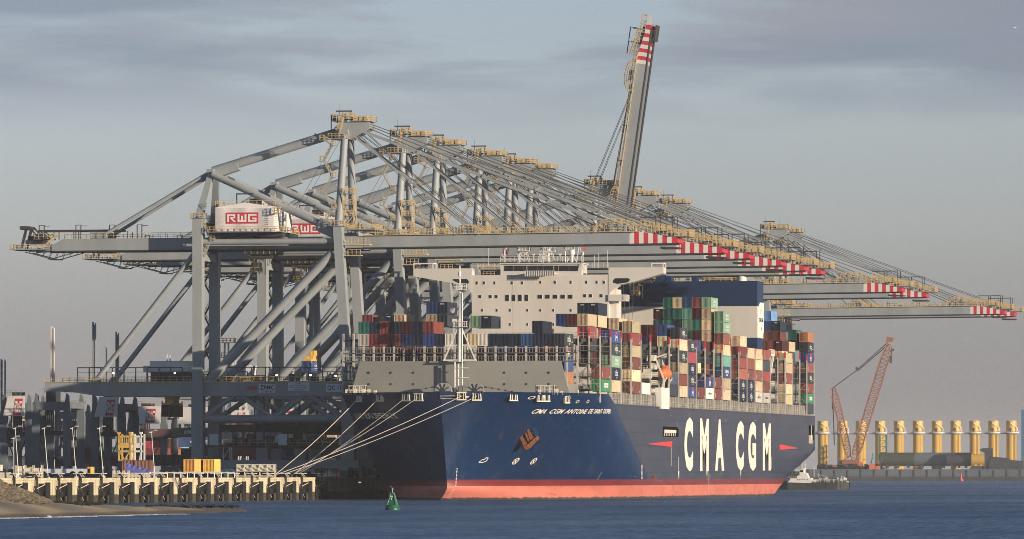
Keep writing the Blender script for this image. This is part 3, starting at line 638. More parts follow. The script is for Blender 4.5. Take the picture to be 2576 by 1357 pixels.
def onhull(s, z, d=.06):
    """point on the port side, pushed outwards along the normal"""
    p = Vector((SX + hb(s, z), SY + s, z)); a = Vector((SX + hb(s + .3, z), SY + s + .3, z)); b_ = Vector((SX + hb(s, z + .3), SY + s, z + .3))
    n_ = (a - p).cross(b_ - p).normalized()
    if n_.x < 0 and n_.y > 0 or n_.x < -.5: n_ = -n_
    if n_.y > 0.05: n_ = -n_
    if n_.x < 0: n_ = -n_
    return p + n_ * d, n_
def s_at(x, z, lo=None):
    """station on the port side that shows at photo column x"""
    a, b_ = (s0(z) + .2 if lo is None else lo), LEN
    for _ in range(60):
        c_ = (a + b_) / 2
        if px((SX + hb(c_, z), SY + c_, z)) < x: a = c_
        else: b_ = c_
    return a
def sz_at(x, y):
    z = 12.0
    for _ in range(8):
        s = s_at(x, z); p = Vector((SX + hb(s, z), SY + s, z)); d = -p.x * math.sin(TH) + p.y * math.cos(TH); z = CH + (HY - y) * d / FD
    return s, z
def hull_text(name, s, x0, x1, y_lo, y_hi, m_, bold=0.0, shear=0.0, arc=True, d=.07):
    sa, za = sz_at(x0, y_lo); sb, zb = sz_at(x0, y_hi); zt = zb - za
    vs, fs = text_geo(s, 1.0, bold)
    # refine by splitting: triangles are small already for letters
    vx = [v[0] + v[1] * shear for v in vs]; a0, a1 = min(vx), max(vx); b0, b1 = min(v[1] for v in vs), max(v[1] for v in vs)
    s1 = s_at(x1, za); 
    # arc-length table
    tab = [(sa, 0.0)]; n_ = 400; zm = za + zt / 2
    for i in range(1, n_ + 1):
        q = sa + (s1 - sa) * i / n_; p0 = tab[-1]; dx = hb(q, zm) - hb(p0[0], zm); tab.append((q, p0[1] + math.hypot(dx, q - p0[0])))
    L = tab[-1][1]
    def s_of(u):
        t_ = u * L; i = min(n_ - 1, max(0, int(u * n_)))
        while i > 0 and tab[i][1] > t_: i -= 1
        while i < n_ - 1 and tab[i + 1][1] < t_: i += 1
        f = (t_ - tab[i][1]) / max(1e-9, tab[i + 1][1] - tab[i][1]); return tab[i][0] + (tab[i + 1][0] - tab[i][0]) * f
    mb = MB(); out_ = []
    for k, v in enumerate(vs):
        q = s_of((vx[k] - a0) / (a1 - a0)); z = za + zt * (v[1] - b0) / (b1 - b0); out_.append(onhull(q, z, d)[0])
    mb.add(out_, fs, 0); return mb.build(name, [m_], hull, off=SO)
for wd, a, b_ in (('CMA', 1334, 1368.5), ('CGM', 1379, 1413), ('ANTOINE', 1418.5, 1473), ('DE', 1477.5, 1488.5), ('SAINT', 1492, 1513.5), ('EXUPERY', 1516.5, 1536)): hull_text('ship_name', wd, a, b_, 1040.5, 1029, 'text_cream', .018, .22 if b_ < 1500 else .1)
# name on the starboard bow: the same lettering, only its tail is seen
vs, fs = text_geo('SAINT EXUPERY', 1.0, .02); mb = MB(); o_ = []
for v in vs:
    q = 27 - v[0] / max(a[0] for a in vs) * 20; z = 18.3 + v[1] / .75 * 1.3; p = Vector((SX - hb(q, z), SY + q, z)); a = Vector((SX - hb(q + .3, z), SY + q + .3, z)); n_ = Vector((0, 0, 1)).cross(a - p).normalized(); n_ = n_ if n_.x < 0 else -n_
    o_.append(p + (n_ + Vector((0, 0, -.3))) * .12)
mb.add(o_, fs, 0); mb.build('ship_name', ['text_cream'], hull, off=SO)
# the tall company lettering on the side
for ch, xa, xb, ya, yb in (('C', 1721.5, 1743.5, 1050, 1186), ('M', 1761, 1783, 1053, 1185.5), ('A', 1799, 1822, 1054.5, 1184.5), ('C', 1851, 1871, 1059, 1184.5), ('G', 1882, 1902, 1061, 1184.5), ('M', 1919, 1939, 1065, 1184)):
    X = SX + HBM + .05; p = at(xa, yb, X=X); q = at(xb, yb, X=X); r_ = at(xa, ya, X=X)
    mb = MB(); text_on(mb, ch, p, (0, 1, 0), (0, 0, 1), q.y - p.y, r_.z - p.z, 0, .055); mb.build('hull_letter', ['text_cream'], hull, off=SO)
X = SX + HBM + .05
def flat(name, pts, m_, dX=0.0):
    mb = MB(); mb.add([at(x, y, X=X) + Vector((dX, 0, 0)) for x, y in pts], [tuple(range(len(pts)))], 0); return mb.build(name, [m_], hull, off=SO)
flat('tug_push_arrow', [(1628, 1117), (1691, 1110), (1691, 1125)], 'mark_red'); flat('tug_push_arrow', [(1961, 1118), (1961, 1132), (2009, 1128)], 'mark_red')
mb = MB()
for x, y0_, y1_ in ((1688, 1126, 1172), (1707, 1150, 1184), (1778, 1185, 1203), (1863, 1186, 1203), (1783, 1190, 1240), (1940, 1150, 1180), (1613, 1170, 1206)):
    if x > 1640: p = at(x, y0_, X=X); q = at(x, y1_, X=X); mb.add([p, p + Vector((0, .5, 0)), q + Vector((0, .5, 0)), q], [(0, 1, 2, 3)])
    else:
        for yy in range(int(y0_), int(y1_), 3):
            s_, z_ = sz_at(x, yy); mb.add([onhull(s_ + a, z_ + b_, .06)[0] for a, b_ in ((0, 0), (1.4, 0), (1.4, -.18), (0, -.18))], [(0, 1, 2, 3)])
for x in (1707, 1863, 1778): p = at(x, 1186, X=X); mb.add([p + Vector((0, a, b_)) for a, b_ in ((-.8, 0), (1.2, 0), (.3, -2.2))], [(0, 1, 2)])
mb.build('tug_line_mark', ['text_cream'], hull, off=SO)
mk('recess_shade_black', (.004, .004, .005), .95, spec=.05)
# side openings: flat black plates stand in for the shade inside
mb = MB(); Xs = SX + HBM
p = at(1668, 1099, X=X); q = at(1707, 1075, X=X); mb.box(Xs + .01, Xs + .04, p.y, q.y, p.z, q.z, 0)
a = p.y + 1.5; b_ = q.y - 4.5; mb.box(Xs + .04, Xs + .12, a, b_, q.z - 1.0, q.z - .75, 1); mb.box(Xs + .04, Xs + .2, a, b_, p.z + .95, p.z + 1.7, 1)
for k in range(7): mb.box(Xs + .04, Xs + .14, a + k * (b_ - a) / 6.5, a + k * (b_ - a) / 6.5 + .5, p.z + .2, p.z + 1.1, 1)
mb.build('pilot_door_recess', ['recess_shade_black', 'pale'], hull, off=SO)
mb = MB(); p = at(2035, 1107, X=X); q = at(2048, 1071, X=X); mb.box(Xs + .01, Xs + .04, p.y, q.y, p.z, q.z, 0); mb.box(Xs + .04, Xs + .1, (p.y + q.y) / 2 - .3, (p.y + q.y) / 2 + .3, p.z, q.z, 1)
for k in range(4): mb.box(Xs + .04, Xs + .15, p.y + k * 2, p.y + k * 2 + .6, p.z - 1, p.z + 1.3, 1)
mb.build('mooring_opening', ['recess_shade_black', 'pale'], hull, off=SO)
# small emblems of the bow thruster and bulb
def ring_mark(x, y, r):
    s_, z_ = sz_at(x, y); mb = MB(); n = 16; pts = []
    def P(a, rr): return onhull(s_ + math.cos(a) * rr * 1.0, z_ + math.sin(a) * rr, .09)[0]
    for k in range(n):
        a, b_ = 2 * math.pi * k / n, 2 * math.pi * (k + 1) / n; mb.add([P(a, r), P(b_, r), P(b_, r * .78), P(a, r * .78)], [(0, 1, 2, 3)])
    for k in range(2):
        a = math.pi / 4 + math.pi / 2 * k; mb.add([P(a - .15, r * .8), P(a + .15, r * .8), P(a + math.pi - .15, r * .8), P(a + math.pi + .15, r * .8)], [(0, 1, 2, 3)])
    mb.build('thruster_mark', ['text_cream'], hull, off=SO)
ring_mark(1297, 1160, .75); ring_mark(1342, 1160, .75)
s_, z_ = sz_at(1204, 1163); mb = MB()
def seg2(pts, w=.16):
    for (a, b_), (c_, d_) in zip(pts, pts[1:]):
        l = math.hypot(c_ - a, d_ - b_); nx, nz_ = -(d_ - b_) / l * w / 2, (c_ - a) / l * w / 2
        mb.add([onhull(s_ + u, z_ + v, .1)[0] for u, v in ((a + nx, b_ + nz_), (c_ + nx, d_ + nz_), (c_ - nx, d_ - nz_), (a - nx, b_ - nz_))], [(0, 1, 2, 3)])
seg2([(0, 0), (.3, .6), (.75, .6), (.75, 1.0), (1.3, 1.0), (1.5, .3), (.9, 0), (0, 0)]); mb.build('bulb_mark', ['text_cream'], hull, off=SO)
# draught marks down the stem and scratches
mb = MB()
for k in range(22):
    z = .4 + k * .31; q = s0(z) + 1.6; p, n_ = onhull(q, z, .06); mb.add([onhull(q + a, z + b_, .06)[0] for a, b_ in ((0, 0), (.18, 0), (.18, .15), (0, .15))], [(0, 1, 2, 3)])
mb.build('draught_marks', ['text_cream'], hull, off=SO)
mb = MB()
for k in range(60):
    s_ = random.uniform(60, 380); z_ = random.choice([random.uniform(3.6, 6), random.uniform(16, 21)]); l = random.uniform(.6, 5)
    h_ = random.uniform(.04, .12)
    if random.random() < .35: l, h_ = .25, random.uniform(.6, 2.2)
    mb.add([onhull(s_ + a, z_ + b_, .05)[0] for a, b_ in ((0, 0), (l, 0), (l, h_), (0, h_))], [(0, 1, 2, 3)])
for k in range(26):
    s_ = random.uniform(150, 300)
mb.build('paint_scratches', ['deck_grey'], hull, off=SO)
mb = MB()
for k in range(9):
    s_ = 112 + k * .5; mb.add([onhull(s_ + a, 4.7 + random.uniform(-.6, .6) + b_, .05)[0] for a, b_ in ((0, 0), (1.2, .1), (1.0, .7), (.1, .6))], [(0, 1, 2, 3)])
mb.build('rust_patch', ['rust'], hull, off=SO)
# anchor with its bolster
s_, z_ = sz_at(1326, 1104); c0, n_ = onhull(s_, z_, 0)
tx_ = Vector((onhull(s_ + 1, z_, 0)[0] - c0)).normalized(); uz = (onhull(s_, z_ + 1, 0)[0] - c0).normalized()
def Q(u, v, w): return c0 + tx_ * u + uz * v + n_ * w
mb = MB(); mb.tube(Q(0, 2.2, -1), Q(0, 1.6, 1.0), 1.25, 16, 0, r2=1.0); mb.tube(Q(-.1, 1.7, .9), Q(0, 1.6, 1.05), .9, 12, 0); mb.build('anchor_bolster', ['hull_blue'], ship, off=SO)
an = MB(); ya_ = c0.y - 1.6
def AP(pts, th=.8):
    v = [at(x, y, Y=ya_) for x, y in pts]; sh_ = Vector((th * .6, -th, 0)); n_v = len(v)
    an.add([p - sh_ * .5 for p in v] + [p + sh_ * .5 for p in v], [tuple(range(n_v)), tuple(range(2 * n_v - 1, n_v - 1, -1))] + [(i, (i + 1) % n_v, (i + 1) % n_v + n_v, i + n_v) for i in range(n_v)])
AP([(1302, 1092), (1310, 1093), (1327, 1121), (1321, 1131), (1314, 1120)], .9); AP([(1322, 1079), (1328, 1079), (1334, 1090), (1345, 1107), (1337, 1117), (1329, 1102)], .9)
AP([(1313, 1124), (1320, 1132), (1330, 1128), (1354, 1104), (1350, 1096), (1338, 1106), (1326, 1118)], 1.5); AP([(1316, 1086), (1321, 1086), (1335, 1112), (1329, 1116)], .7)
anchor = an.build('anchor', ['rust'], ship, off=SO)
# fairleads around the bulwark: pale frames
def fairlead(x, y, sg=1):
    if sg > 0: s_, z_ = sz_at(x, y); p, n_ = onhull(s_, z_, .0)
    else:
        p = None; a, b_ = .5, 60
        for _ in range(50):
            c_ = (a + b_) / 2
            if px((SX - hb(c_, 23), SY + c_, 23)) > x: a = c_
            else: b_ = c_
        s_ = a; z_ = 22.9; p = Vector((SX - hb(s_, z_), SY + s_, z_)); a2 = Vector((SX - hb(s_ + .3, z_), SY + s_ + .3, z_)); n_ = Vector((0, 0, 1)).cross(a2 - p).normalized(); n_ = n_ if n_.x < 0 else -n_
    n_ = Vector((n_.x, n_.y, 0)).normalized(); t_ = Vector((0, 0, 1)).cross(n_)
    if t_.y < 0: t_ = -t_
    mb = MB()
    def bar(a, b_, w):
        l_ = math.hypot(b_[0] - a[0], b_[1] - a[1]); ox, oz = -(b_[1] - a[1]) / l_ * w / 2, (b_[0] - a[0]) / l_ * w / 2
        q4 = [(a[0] + ox, a[1] + oz), (b_[0] + ox, b_[1] + oz), (b_[0] - ox, b_[1] - oz), (a[0] - ox, a[1] - oz)]
        V = [p + t_ * u_ + Vector((0, 0, v_)) + n_ * dd for dd in (0, .5) for u_, v_ in q4]
        mb.add(V, [(0, 1, 2, 3), (7, 6, 5, 4), (0, 4, 5, 1), (1, 5, 6, 2), (2, 6, 7, 3), (3, 7, 4, 0)], 0)
    bar((-.95, -.75), (-.8, .75), .2); bar((.95, -.75), (.8, .75), .2); bar((-1.1, .78), (1.1, .78), .26); bar((-1.1, -.8), (1.1, -.8), .26); bar((-.4, -.7), (-.4, .7), .12); bar((.4, -.7), (.4, .7), .12)
    mb.add([p + t_ * u_ + Vector((0, 0, v_)) + n_ * .12 for u_, v_ in ((-.85, -.7), (.85, -.7), (.8, .7), (-.8, .7))], [(0, 1, 2, 3)], 1)
    o = mb.build('fairlead', ['pale', 'glass'], ship, off=SO); return p + n_ * .3
fl = [fairlead(x, y) for x, y in ((1161, 997), (1199, 998), (1290, 999), (1357, 1001), (1372, 1001), (1423, 1005))]
fs_ = [fairlead(x, 0, -1) for x in (1051, 1021, 956, 905)]
mb = MB()
for x, y in ((1106, 999), (1139, 999), (1337, 1000), (1452, 1010), (1478, 1010)):
    s_, z_ = sz_at(x, y) if x > 1130 else (None, None)
    if s_ is None: continue
    for k in range(12):
        a, b_ = 2 * math.pi * k / 12, 2 * math.pi * (k + 1) / 12
        mb.add([onhull(s_ + math.cos(t_) * r, z_ + math.sin(t_) * r * .5, .12)[0] for t_, r in ((a, .75), (b_, .75), (b_, .5), (a, .5))], [(0, 1, 2, 3)])
mb.build('mooring_pipe', ['pale'], ship, off=SO)

# ---------------- foredeck: breakwater, mast, winches
mb = MB(); YB = 1494.6
pl = [at(879, 990, Y=YB).x, at(905, 912, Y=YB).x, at(1411, 912, Y=YB).x, at(1436, 990, Y=YB).x]; zb_, zt_ = 22.6, 31.2
for k, (a, b_, ya, yb_) in enumerate(((0, .49, 0, -1.2), (.49, .545, -1.2, -1.2), (.545, 1, -1.2, 0))):
    X0b = pl[0] + (pl[3] - pl[0]) * a; X1b = pl[0] + (pl[3] - pl[0]) * b_; X0t = pl[1] + (pl[2] - pl[1]) * a; X1t = pl[1] + (pl[2] - pl[1]) * b_
    mb.add([(X0b, YB + ya, zb_), (X1b, YB + yb_, zb_), (X1t, YB + yb_, zt_), (X0t, YB + ya, zt_), (X0b, YB + ya + .4, zb_), (X1b, YB + yb_ + .4, zb_), (X1t, YB + yb_ + .4, zt_), (X0t, YB + ya + .4, zt_)], [(0, 1, 2, 3), (7, 6, 5, 4), (3, 2, 6, 7), (1, 5, 6, 2), (0, 3, 7, 4)], 0)
for x in (927, 983, 1039, 1268, 1324, 1380):
    for y in (938, 967):
        p = at(x, y, Y=YB - .9 if 1000 < x < 1300 else YB - .35); fx = (p.x - pl[0]) / (pl[3] - pl[0]); p.y = YB - (1.2 * fx / .49 if fx < .49 else (1.2 if fx < .545 else 1.2 * (1 - fx) / .455)); mb.tube(p + Vector((0, -.04, 0)), p + Vector((0, .05, 0)), .27, 12, 1); 
bw = mb.build('breakwater', ['deck_grey', 'steel_dark'], ship, off=SO)
mb = MB(); mp0 = at(1156, 990, Y=1491.3); xm = mp0.x
mb.tube((xm - 1.1, 1491.3, 22.6), (xm - 1.1, 1491.3, 31), .2, 12); mb.box(xm - .9, xm + 1.3, 1491.1, 1491.5, 22.6, 22.9)
mb.tube((xm + .6, 1491.3, 22.6), (xm + .6, 1491.3, 46.5), .16, 12); mb.tube((xm - .25, 1491.3, 22.6), (xm - .25, 1491.3, 30.5), .16, 8)
mb.tube((xm - .1, 1491.6, 31), (xm + .1, 1491.6, 46.6), .46, 14, r2=.3); mb.tube((xm, 1491.5, 46.6), (xm, 1491.5, 52.6), .16, 8); mb.tube((xm, 1491.4, 50.2), (xm, 1491.4, 51.2), .35, 10)
for sx in (-1, 1): mb.beam((xm + sx * 3.6, 1491.6, 31.3), (xm + sx * .3, 1491.6, 38.8), .26, .26)
mb.box(xm - 3.8, xm + 3.8, 1491.3, 1491.9, 31.2, 31.5); mb.box(xm - 1.7, xm + 1.7, 1491.4, 1491.8, 34.6, 34.85)
mb.railbox(xm - 1.3, xm + 1.5, 1490.4, 1492.6, 47.2, 0, .7, floor=0, t=.09, h=1.3); mb.railbox(xm - .6, xm + 1.6, 1490.2, 1492.4, 38.9, 0, .7, floor=0, t=.09)
mb.box(xm - 1.6, xm - .6, 1491, 1492, 38.6, 40.6); mb.beam((xm - .2, 1490.9, 46.8), (xm + .1, 1491.5, 49.6), .12, .12); mb.beam((xm + .6, 1490.9, 46.8), (xm + .1, 1491.5, 49.6), .12, .12)
for z in (29.6, 27.4, 25.3): mb.beam((xm - .2, 1490.9, z), (xm + 2.2, 1490.9, z), .2, .16)
for k in range(60): mb.box(xm - .35, xm + .3, 1490.8, 1490.86, 23 + k * .4, 23.05 + k * .4)
mb.tube((xm - 1.7, 1491.4, 42.5), (xm - 1.1, 1491.0, 42.9), .7, 12, 1, r2=.2)
mb.build('foremast', ['white', 'bridge_grey'], ship, off=SO)
for x in (1196, 1115):
    mb = MB(); p = at(x, 985, Y=1489.5); mb.tube((p.x, 1489.2, 24.3), (p.x, 1490.4, 24.3), 1.95, 22, 0); mb.tube((p.x, 1489.0, 24.3), (p.x, 1489.2, 24.3), .5, 12, 1)
    for k in range(10):
        a = 2 * math.pi * k / 10; mb.beam((p.x, 1489.1, 24.3), (p.x + math.cos(a) * 1.8, 1489.1, 24.3 + math.sin(a) * 1.8), .16, .1, 1)
    sg = 1 if x > 1150 else -1
    for k in range(9): q = Vector((p.x + sg * (2.1 + k * .75), 1489, 25.3 - k * .13)); mb.beam(q, q + Vector((sg * .55, 0, -.08)), .32, .1 if k % 2 else .34, 1)
    mb.build('anchor_windlass', ['bridge_grey', 'steel_dark'], ship, off=SO)
mb = MB()
for (xa, xb, z) in ((878, 920, 24.2), (1350, 1395, 24.2)):
    a, b_ = at(xa, Y=1489).x, at(xb, Y=1489).x; mb.railbox(a, b_, 1488, 1490, z - .6, 0, 1.1, t=.14, h=2.0)
a, b_ = at(866, Y=1488).x, at(905, Y=1488).x
for k in range(26):
    s_ = 6 + k * 1.7
    for sg in (-1, 1):
        if random.random() < .55: p = (SX + sg * (hb(s_, 24) - .6), SY + s_, 24); mb.box(p[0] - .3, p[0] + .3, p[1] - .3, p[1] + .3, 23.6, 24 + random.uniform(.25, .9))
mb.build('foredeck_railing', ['pale'], ship, off=SO)

# ---------------- container bays
def YP(k): return 1514.6 + 14.4 * k
LB0 = 24.6
mk('post_grey', (.46, .43, .38), .5, var=.15); mk('lash_shaded', (.10, .10, .095), .6, var=.2)  # walkways and gear coloured darker to carry the shade between the stacks
mb_l = MB()
def lashing(k, full=False):
    """lashing bridge: row of posts across the ship with walkways between; near the port side in full detail"""
    y = YP(k) - 1.05; mb = MB()
    n = 24 if full else 6
    for r in range(n):
        x = -254.5 - r * 2.52
        if full and r < 19: pass
        mb.box(x - .15, x + .15, y - .25, y + .25, 22 if r == 0 else 26, 37.2, 0 if r == 0 or full else 3)
        if r == 0 or (full and r < 3): mb.box(x - .16, x + .16, y - .26, y + .26, 37.2, 38.9, 2)
        if r < n - 1:
            for z in (25.2, 28.1, 31.0, 33.9):
                mb.box(x - 2.52, x, y - .55, y + .55, z - .18, z, 1)
                mb.box(x - 2.5, x - .1, y - .6, y - .5, z + .5, z + .56, 1); mb.box(x - 2.5, x - .1, y - .6, y - .5, z + 1.05, z + 1.11, 0)
                mb.box(x - 1.3, x - 1.24, y - .6, y - .5, z, z + 1.1, 1)
            # plate with arched opening at the top
            mb.box(x - 2.4, x - 1.9, y, y + .1, 31, 36.6, 1); mb.box(x - .6, x - .2, y, y + .1, 31, 36.6, 1); mb.box(x - 2.4, x - .2, y, y + .1, 35.8, 36.6, 1); mb.beam((x - 1.9, y + .05, 35.3), (x - 1.4, y + .05, 35.9), .1, .35, 1)
            mb.beam((x - .1, y - .4, 25.3), (x - 2.4, y - .4, 28.0), .06, .06, 0); mb.beam((x - 2.4, y - .4, 28.2), (x - .1, y - .4, 30.9), .06, .06, 0)
    if full: mb.rail((-254.5, y, 36.7), (-254.5 - 2.52 * 23, y, 36.7), 1.2, 1.26, .08, 0)
    mb.build('lashing_bridge', ['post_grey', 'lash_shaded', 'red', 'bridge_grey'], ship, off=SO)
for k in range(0, 26):
    if k == 6: continue
    lashing(k, full=k in (0, 1))
# the front frame before the first bay: short posts with walkways
mb = MB(); y = 1498.2; xa, xb = at(864, Y=y).x, at(1452, Y=y).x; n = 23
for r in range(n + 1):
    x = xa + (xb - xa) * r / n; mb.box(x - .2, x + .2, y - .3, y + .3, 24, 34.6 if r > 1 else 37.5, 0)
    if r < n:
        w = (xb - xa) / n
        for z in (31.3, 33.2): mb.box(x, x + w, y - .3, y + .6, z - .25, z, 1); mb.box(x, x + w, y - .35, y - .27, z + .5, z + .56, 1); mb.box(x, x + w, y - .35, y - .27, z + 1.05, z + 1.13, 0); mb.box(x + w * .33, x + w * .33 + .07, y - .35, y - .27, z, z + 1.1, 0); mb.box(x + w * .66, x + w * .66 + .07, y - .35, y - .27, z, z + 1.1, 0)
    if r in (0, 1):
        for z in (25, 27, 29, 36): mb.box(xa, xa + w, y - .3, y + .6, z - .2, z, 1); mb.rail((xa, y - .3, z), (xa + w, y - .3, z), 1.1, .8, .08)
mb.build('lashing_bridge', ['post_grey', 'lash_shaded'], ship, off=SO)
mb = MB(); mb.box(SX - 26, SX + 24, 1499, 1513, 23, 26.2); 
for k in range(0, 25):
    if k in (5, 19): continue
    mb.box(SX - 26, SX + 26, YP(k) + .2, YP(k) + 12.8, 21.8, 24.5)
mb.build('hatch_cover', ['deck_grey'], ship, off=SO)
# railing, pedestals and lashing gear along the port deck edge
mb = MB(); mb.rail((-254.6, 1530, 21.9), (-254.6, 1873, 21.9), 1.2, 2.4, .06, 0)
y = 1528.0; k = 0; rg_ = random.Random(21)
while y < 1873:
    mb.box(-255.3, -255.05, y - .1, y + .1, 21.9, 24.7, 0 if k % 2 else 1)
    if k % 2 == 0: mb.box(-256.9, -255.9, y + .5, y + .95, 22, 22 + rg_.uniform(1.2, 2.3), rg_.choice([1, 2, 2])); mb.box(-256.0, -255.3, y + 1.25, y + 1.5, 22.2, 22.4 + rg_.uniform(.4, 1.6), 0)
    else: mb.beam((-255.3, y + .4, 22), (-255.3, y + 1.3, 24.4), .14, .16, 0)
    if k % 7 == 0: mb.box(-256.2, -255.1, y + .3, y + 1.0, 22, 23.7, 0)
    y += 2.05; k += 1
mb.box(-268, -257.2, 1529, 1873, 21.85, 21.95, 2); mb.box(-257.6, -257.3, 1529, 1600, 22, 24.3, 2); mb.box(-257.6, -257.3, 1614, 1873, 22, 24.3, 2)
mb.build('deck_edge_gear', ['post_grey', 'bridge_grey', 'lash_shaded'], ship, off=SO)
mb = MB(); p = at(1664, 1024, X=-253.9); q = at(1684, 977, X=-253.9); mb.box(-255.4, -253.9, p.y, q.y, 21.4, q.z, 0); mb.build('gangway_box', ['white'], ship, off=SO)
# ---------------- accommodation block and bridge
YF = 1601.0
def P1(x, y): return at(x, y, Y=YF)
def z4(zx, zy): return P1((1500 + zx / 2.576) / 1.4616, (880 + zy / 2.576) / 1.4616)
xa, xb = P1(1187, 0).x, P1(1531, 0).x
mb = MB(); zt_ = P1(1300, 692.4).z
mb.box(xa, xb, YF, YF + 10, 22, zt_); mb.box(xa, xb, YF - .02, YF, P1(0, 727).z, P1(0, 727).z + .05); mb.box(xa, xb, YF - .02, YF, P1(0, 764).z, P1(0, 764).z + .05); mb.box(xa + 10, xa + 10.05, YF - .02, YF, 30, zt_)
mb.box(xb, xb + 1.6, YF + 2, YF + 9, 22, P1(0, 735).z)
tw = mb.build('accommodation_tower', ['ship_beam'], ship, off=SO)
# wings: tapered boxes with an oval dark sheet for the opening near the root
mb = MB(); zw = P1(0, 682).z
L0, L1 = SX - 30.9, SX + 30.2
for pts, hole in (([(xa, zw), (L0, zw), (L0, P1(0, 701).z), (P1(1138, 0).x, P1(0, 718.5).z), (P1(1165, 0).x, P1(0, 722).z), (P1(1180, 0).x, P1(0, 735).z), (xa, P1(0, 745).z)], 0),
                  ([(xb, P1(0, 752).z), (P1(1541, 0).x, P1(0, 738).z), (P1(1555, 0).x, P1(0, 725).z), (P1(1590, 0).x, P1(0, 719).z), (L1, P1(0, 697).z), (L1, zw), (xb, zw)], 1)):
    mb = MB(); mb.prism(pts[::-1], YF - .1, YF + 4.2)
    if hole == 0: mb.build('bridge_wing', ['ship_white'], ship, off=SO)
mb.box(xb, P1(1575, 0).x, YF - .4, YF + 4, P1(0, 765).z, P1(0, 749).z); mb.railbox(P1(1568, 0).x, P1(1578, 0).x, YF - .4, YF + 3.6, P1(0, 763).z, t=.1, step=.8)
for k in range(9): a = math.pi / 2 * k / 8; b_ = math.pi / 2 * (k + 1) / 8
wg = mb.build('bridge_wing', ['ship_white'], ship, off=SO)
mb = MB()
for (u0, u1, w0, w1) in ((422, 577, 378, 434), (1946, 2106, 370, 424)):
    p = z4(u0, w1); q = z4(u1, w0); yy = YF - .1
    if u0 < 1000: pts = [(p.x, q.z - .2), (p.x + .3, q.z), (q.x - .4, q.z), (q.x, q.z - .5), (q.x, p.z + .4), (q.x - .8, p.z), (q.x - 2, p.z + .2)]
    else: pts = [(p.x, q.z - .5), (p.x + .5, q.z), (q.x - .5, q.z), (q.x, q.z - .4), (q.x - .6, q.z - 1), (p.x + 1, p.z), (p.x, p.z + .3)]
    mb.add([(a, yy - .06, b_) for a, b_ in pts], [tuple(range(len(pts)))[::-1]])
mb.build('wing_opening_shade', ['glass'], wg, off=SO)  # dark sheet painted for the shade inside the opening, nothing is cut out
for (u0, u1) in ((112, 240), (2305, 2440)):
    mb = MB(); p = z4(u0, 300); q = z4(u1, 225)
    if u0 < 1000: p.x = L0; 
    else: q.x = L1
    for x in (p.x + .1, q.x - .1):
        for y in (YF, YF + 4): mb.box(x - .1, x + .1, y - .1, y + .1, zw, q.z)
    mb.box(p.x, q.x, YF - .2, YF + 4.2, q.z - .25, q.z); mb.build('wing_shelter', ['white'], ship, off=SO)

# windows: dark pane with a pale sill frame
def window(zx, zy, w, h):
    p = z4(zx - w / 2, zy + h / 2); q = z4(zx + w / 2, zy - h / 2); mb = MB(); mb.box(p.x - .1, q.x + .14, YF - .04, YF - .004, p.z - .12, q.z + .1, 0)
    f = mb.build('window', ['white'], tw, off=SO)
    mb = MB(); mb.box(p.x, q.x, YF - .07, YF - .03, p.z, q.z, 0); mb.build('pane', ['glass'], f, off=SO)
for x in (653, 720, 820, 985, 1082, 1255, 1393, 1542, 1690, 1788, 1857): window(x, 415 - (x > 1100) * 7, 17, 29)
for x in (682, 780, 836, 1675, 1730, 1830): window(x, 545 - (x > 1100) * 8, 27, 31)
for x in (940, 1001, 1061, 1122): window(x, 557, 34, 62)
for x in (1250, 1322, 1394, 1466, 1538): window(x, 545, 42, 38)
for x in (704, 842, 967, 1131, 1255, 1377, 1543): window(x, 674, 15, 26)
for x in (738, 967, 1131, 1377): window(x, 808, 14, 24)
# wheelhouse
mb = MB(); p = z4(872, 300); q = z4(1640, 222); YW = YF + .6
mb.box(p.x, q.x, YW, YW + 8, zt_, q.z - .1); mb.box(p.x - .3, q.x + .3, YW - .4, YW + 8.3, q.z - .3, q.z); mb.box(z4(1125, 0).x, z4(1400, 0).x, YW - 2.6, YW, zt_ + .1, zt_ + .5)
wh = mb.build('wheelhouse', ['ship_white'], ship, off=SO)
for a, b_ in ((912, 994), (1004, 1090), (1098, 1120), (1134, 1224), (1232, 1278), (1286, 1374), (1386, 1418), (1430, 1518), (1526, 1608)):
    mb = MB(); u = z4(a, 301); v = z4(b_, 250); mb.box(u.x, v.x, YW - .12, YW + .02, u.z, v.z); mb.build('window', ['glass'], wh, off=SO)
mb = MB(); c1, c2 = z4(1125, 0).x, z4(1400, 0).x; mb.box(c1, c2, YW - 2.8, YW - 2.6, z4(0, 355).z, z4(0, 308).z)
for k in range(14): x = c1 + (c2 - c1) * k / 13; mb.beam((x, YW - 2.9, z4(0, 365).z), (x, YW - 2.9, z4(0, 308).z), .12, .12, up=(1, 0, 0))
mb.rail((xa, YF + .2, zw), (p.x, YF + .2, zw), 1.2, 1.3, .1); mb.rail((q.x, YF + .2, zw), (xb, YF + .2, zw), 1.2, 1.3, .1)
mb.build('front_gallery', ['ship_white'], wh, off=SO)
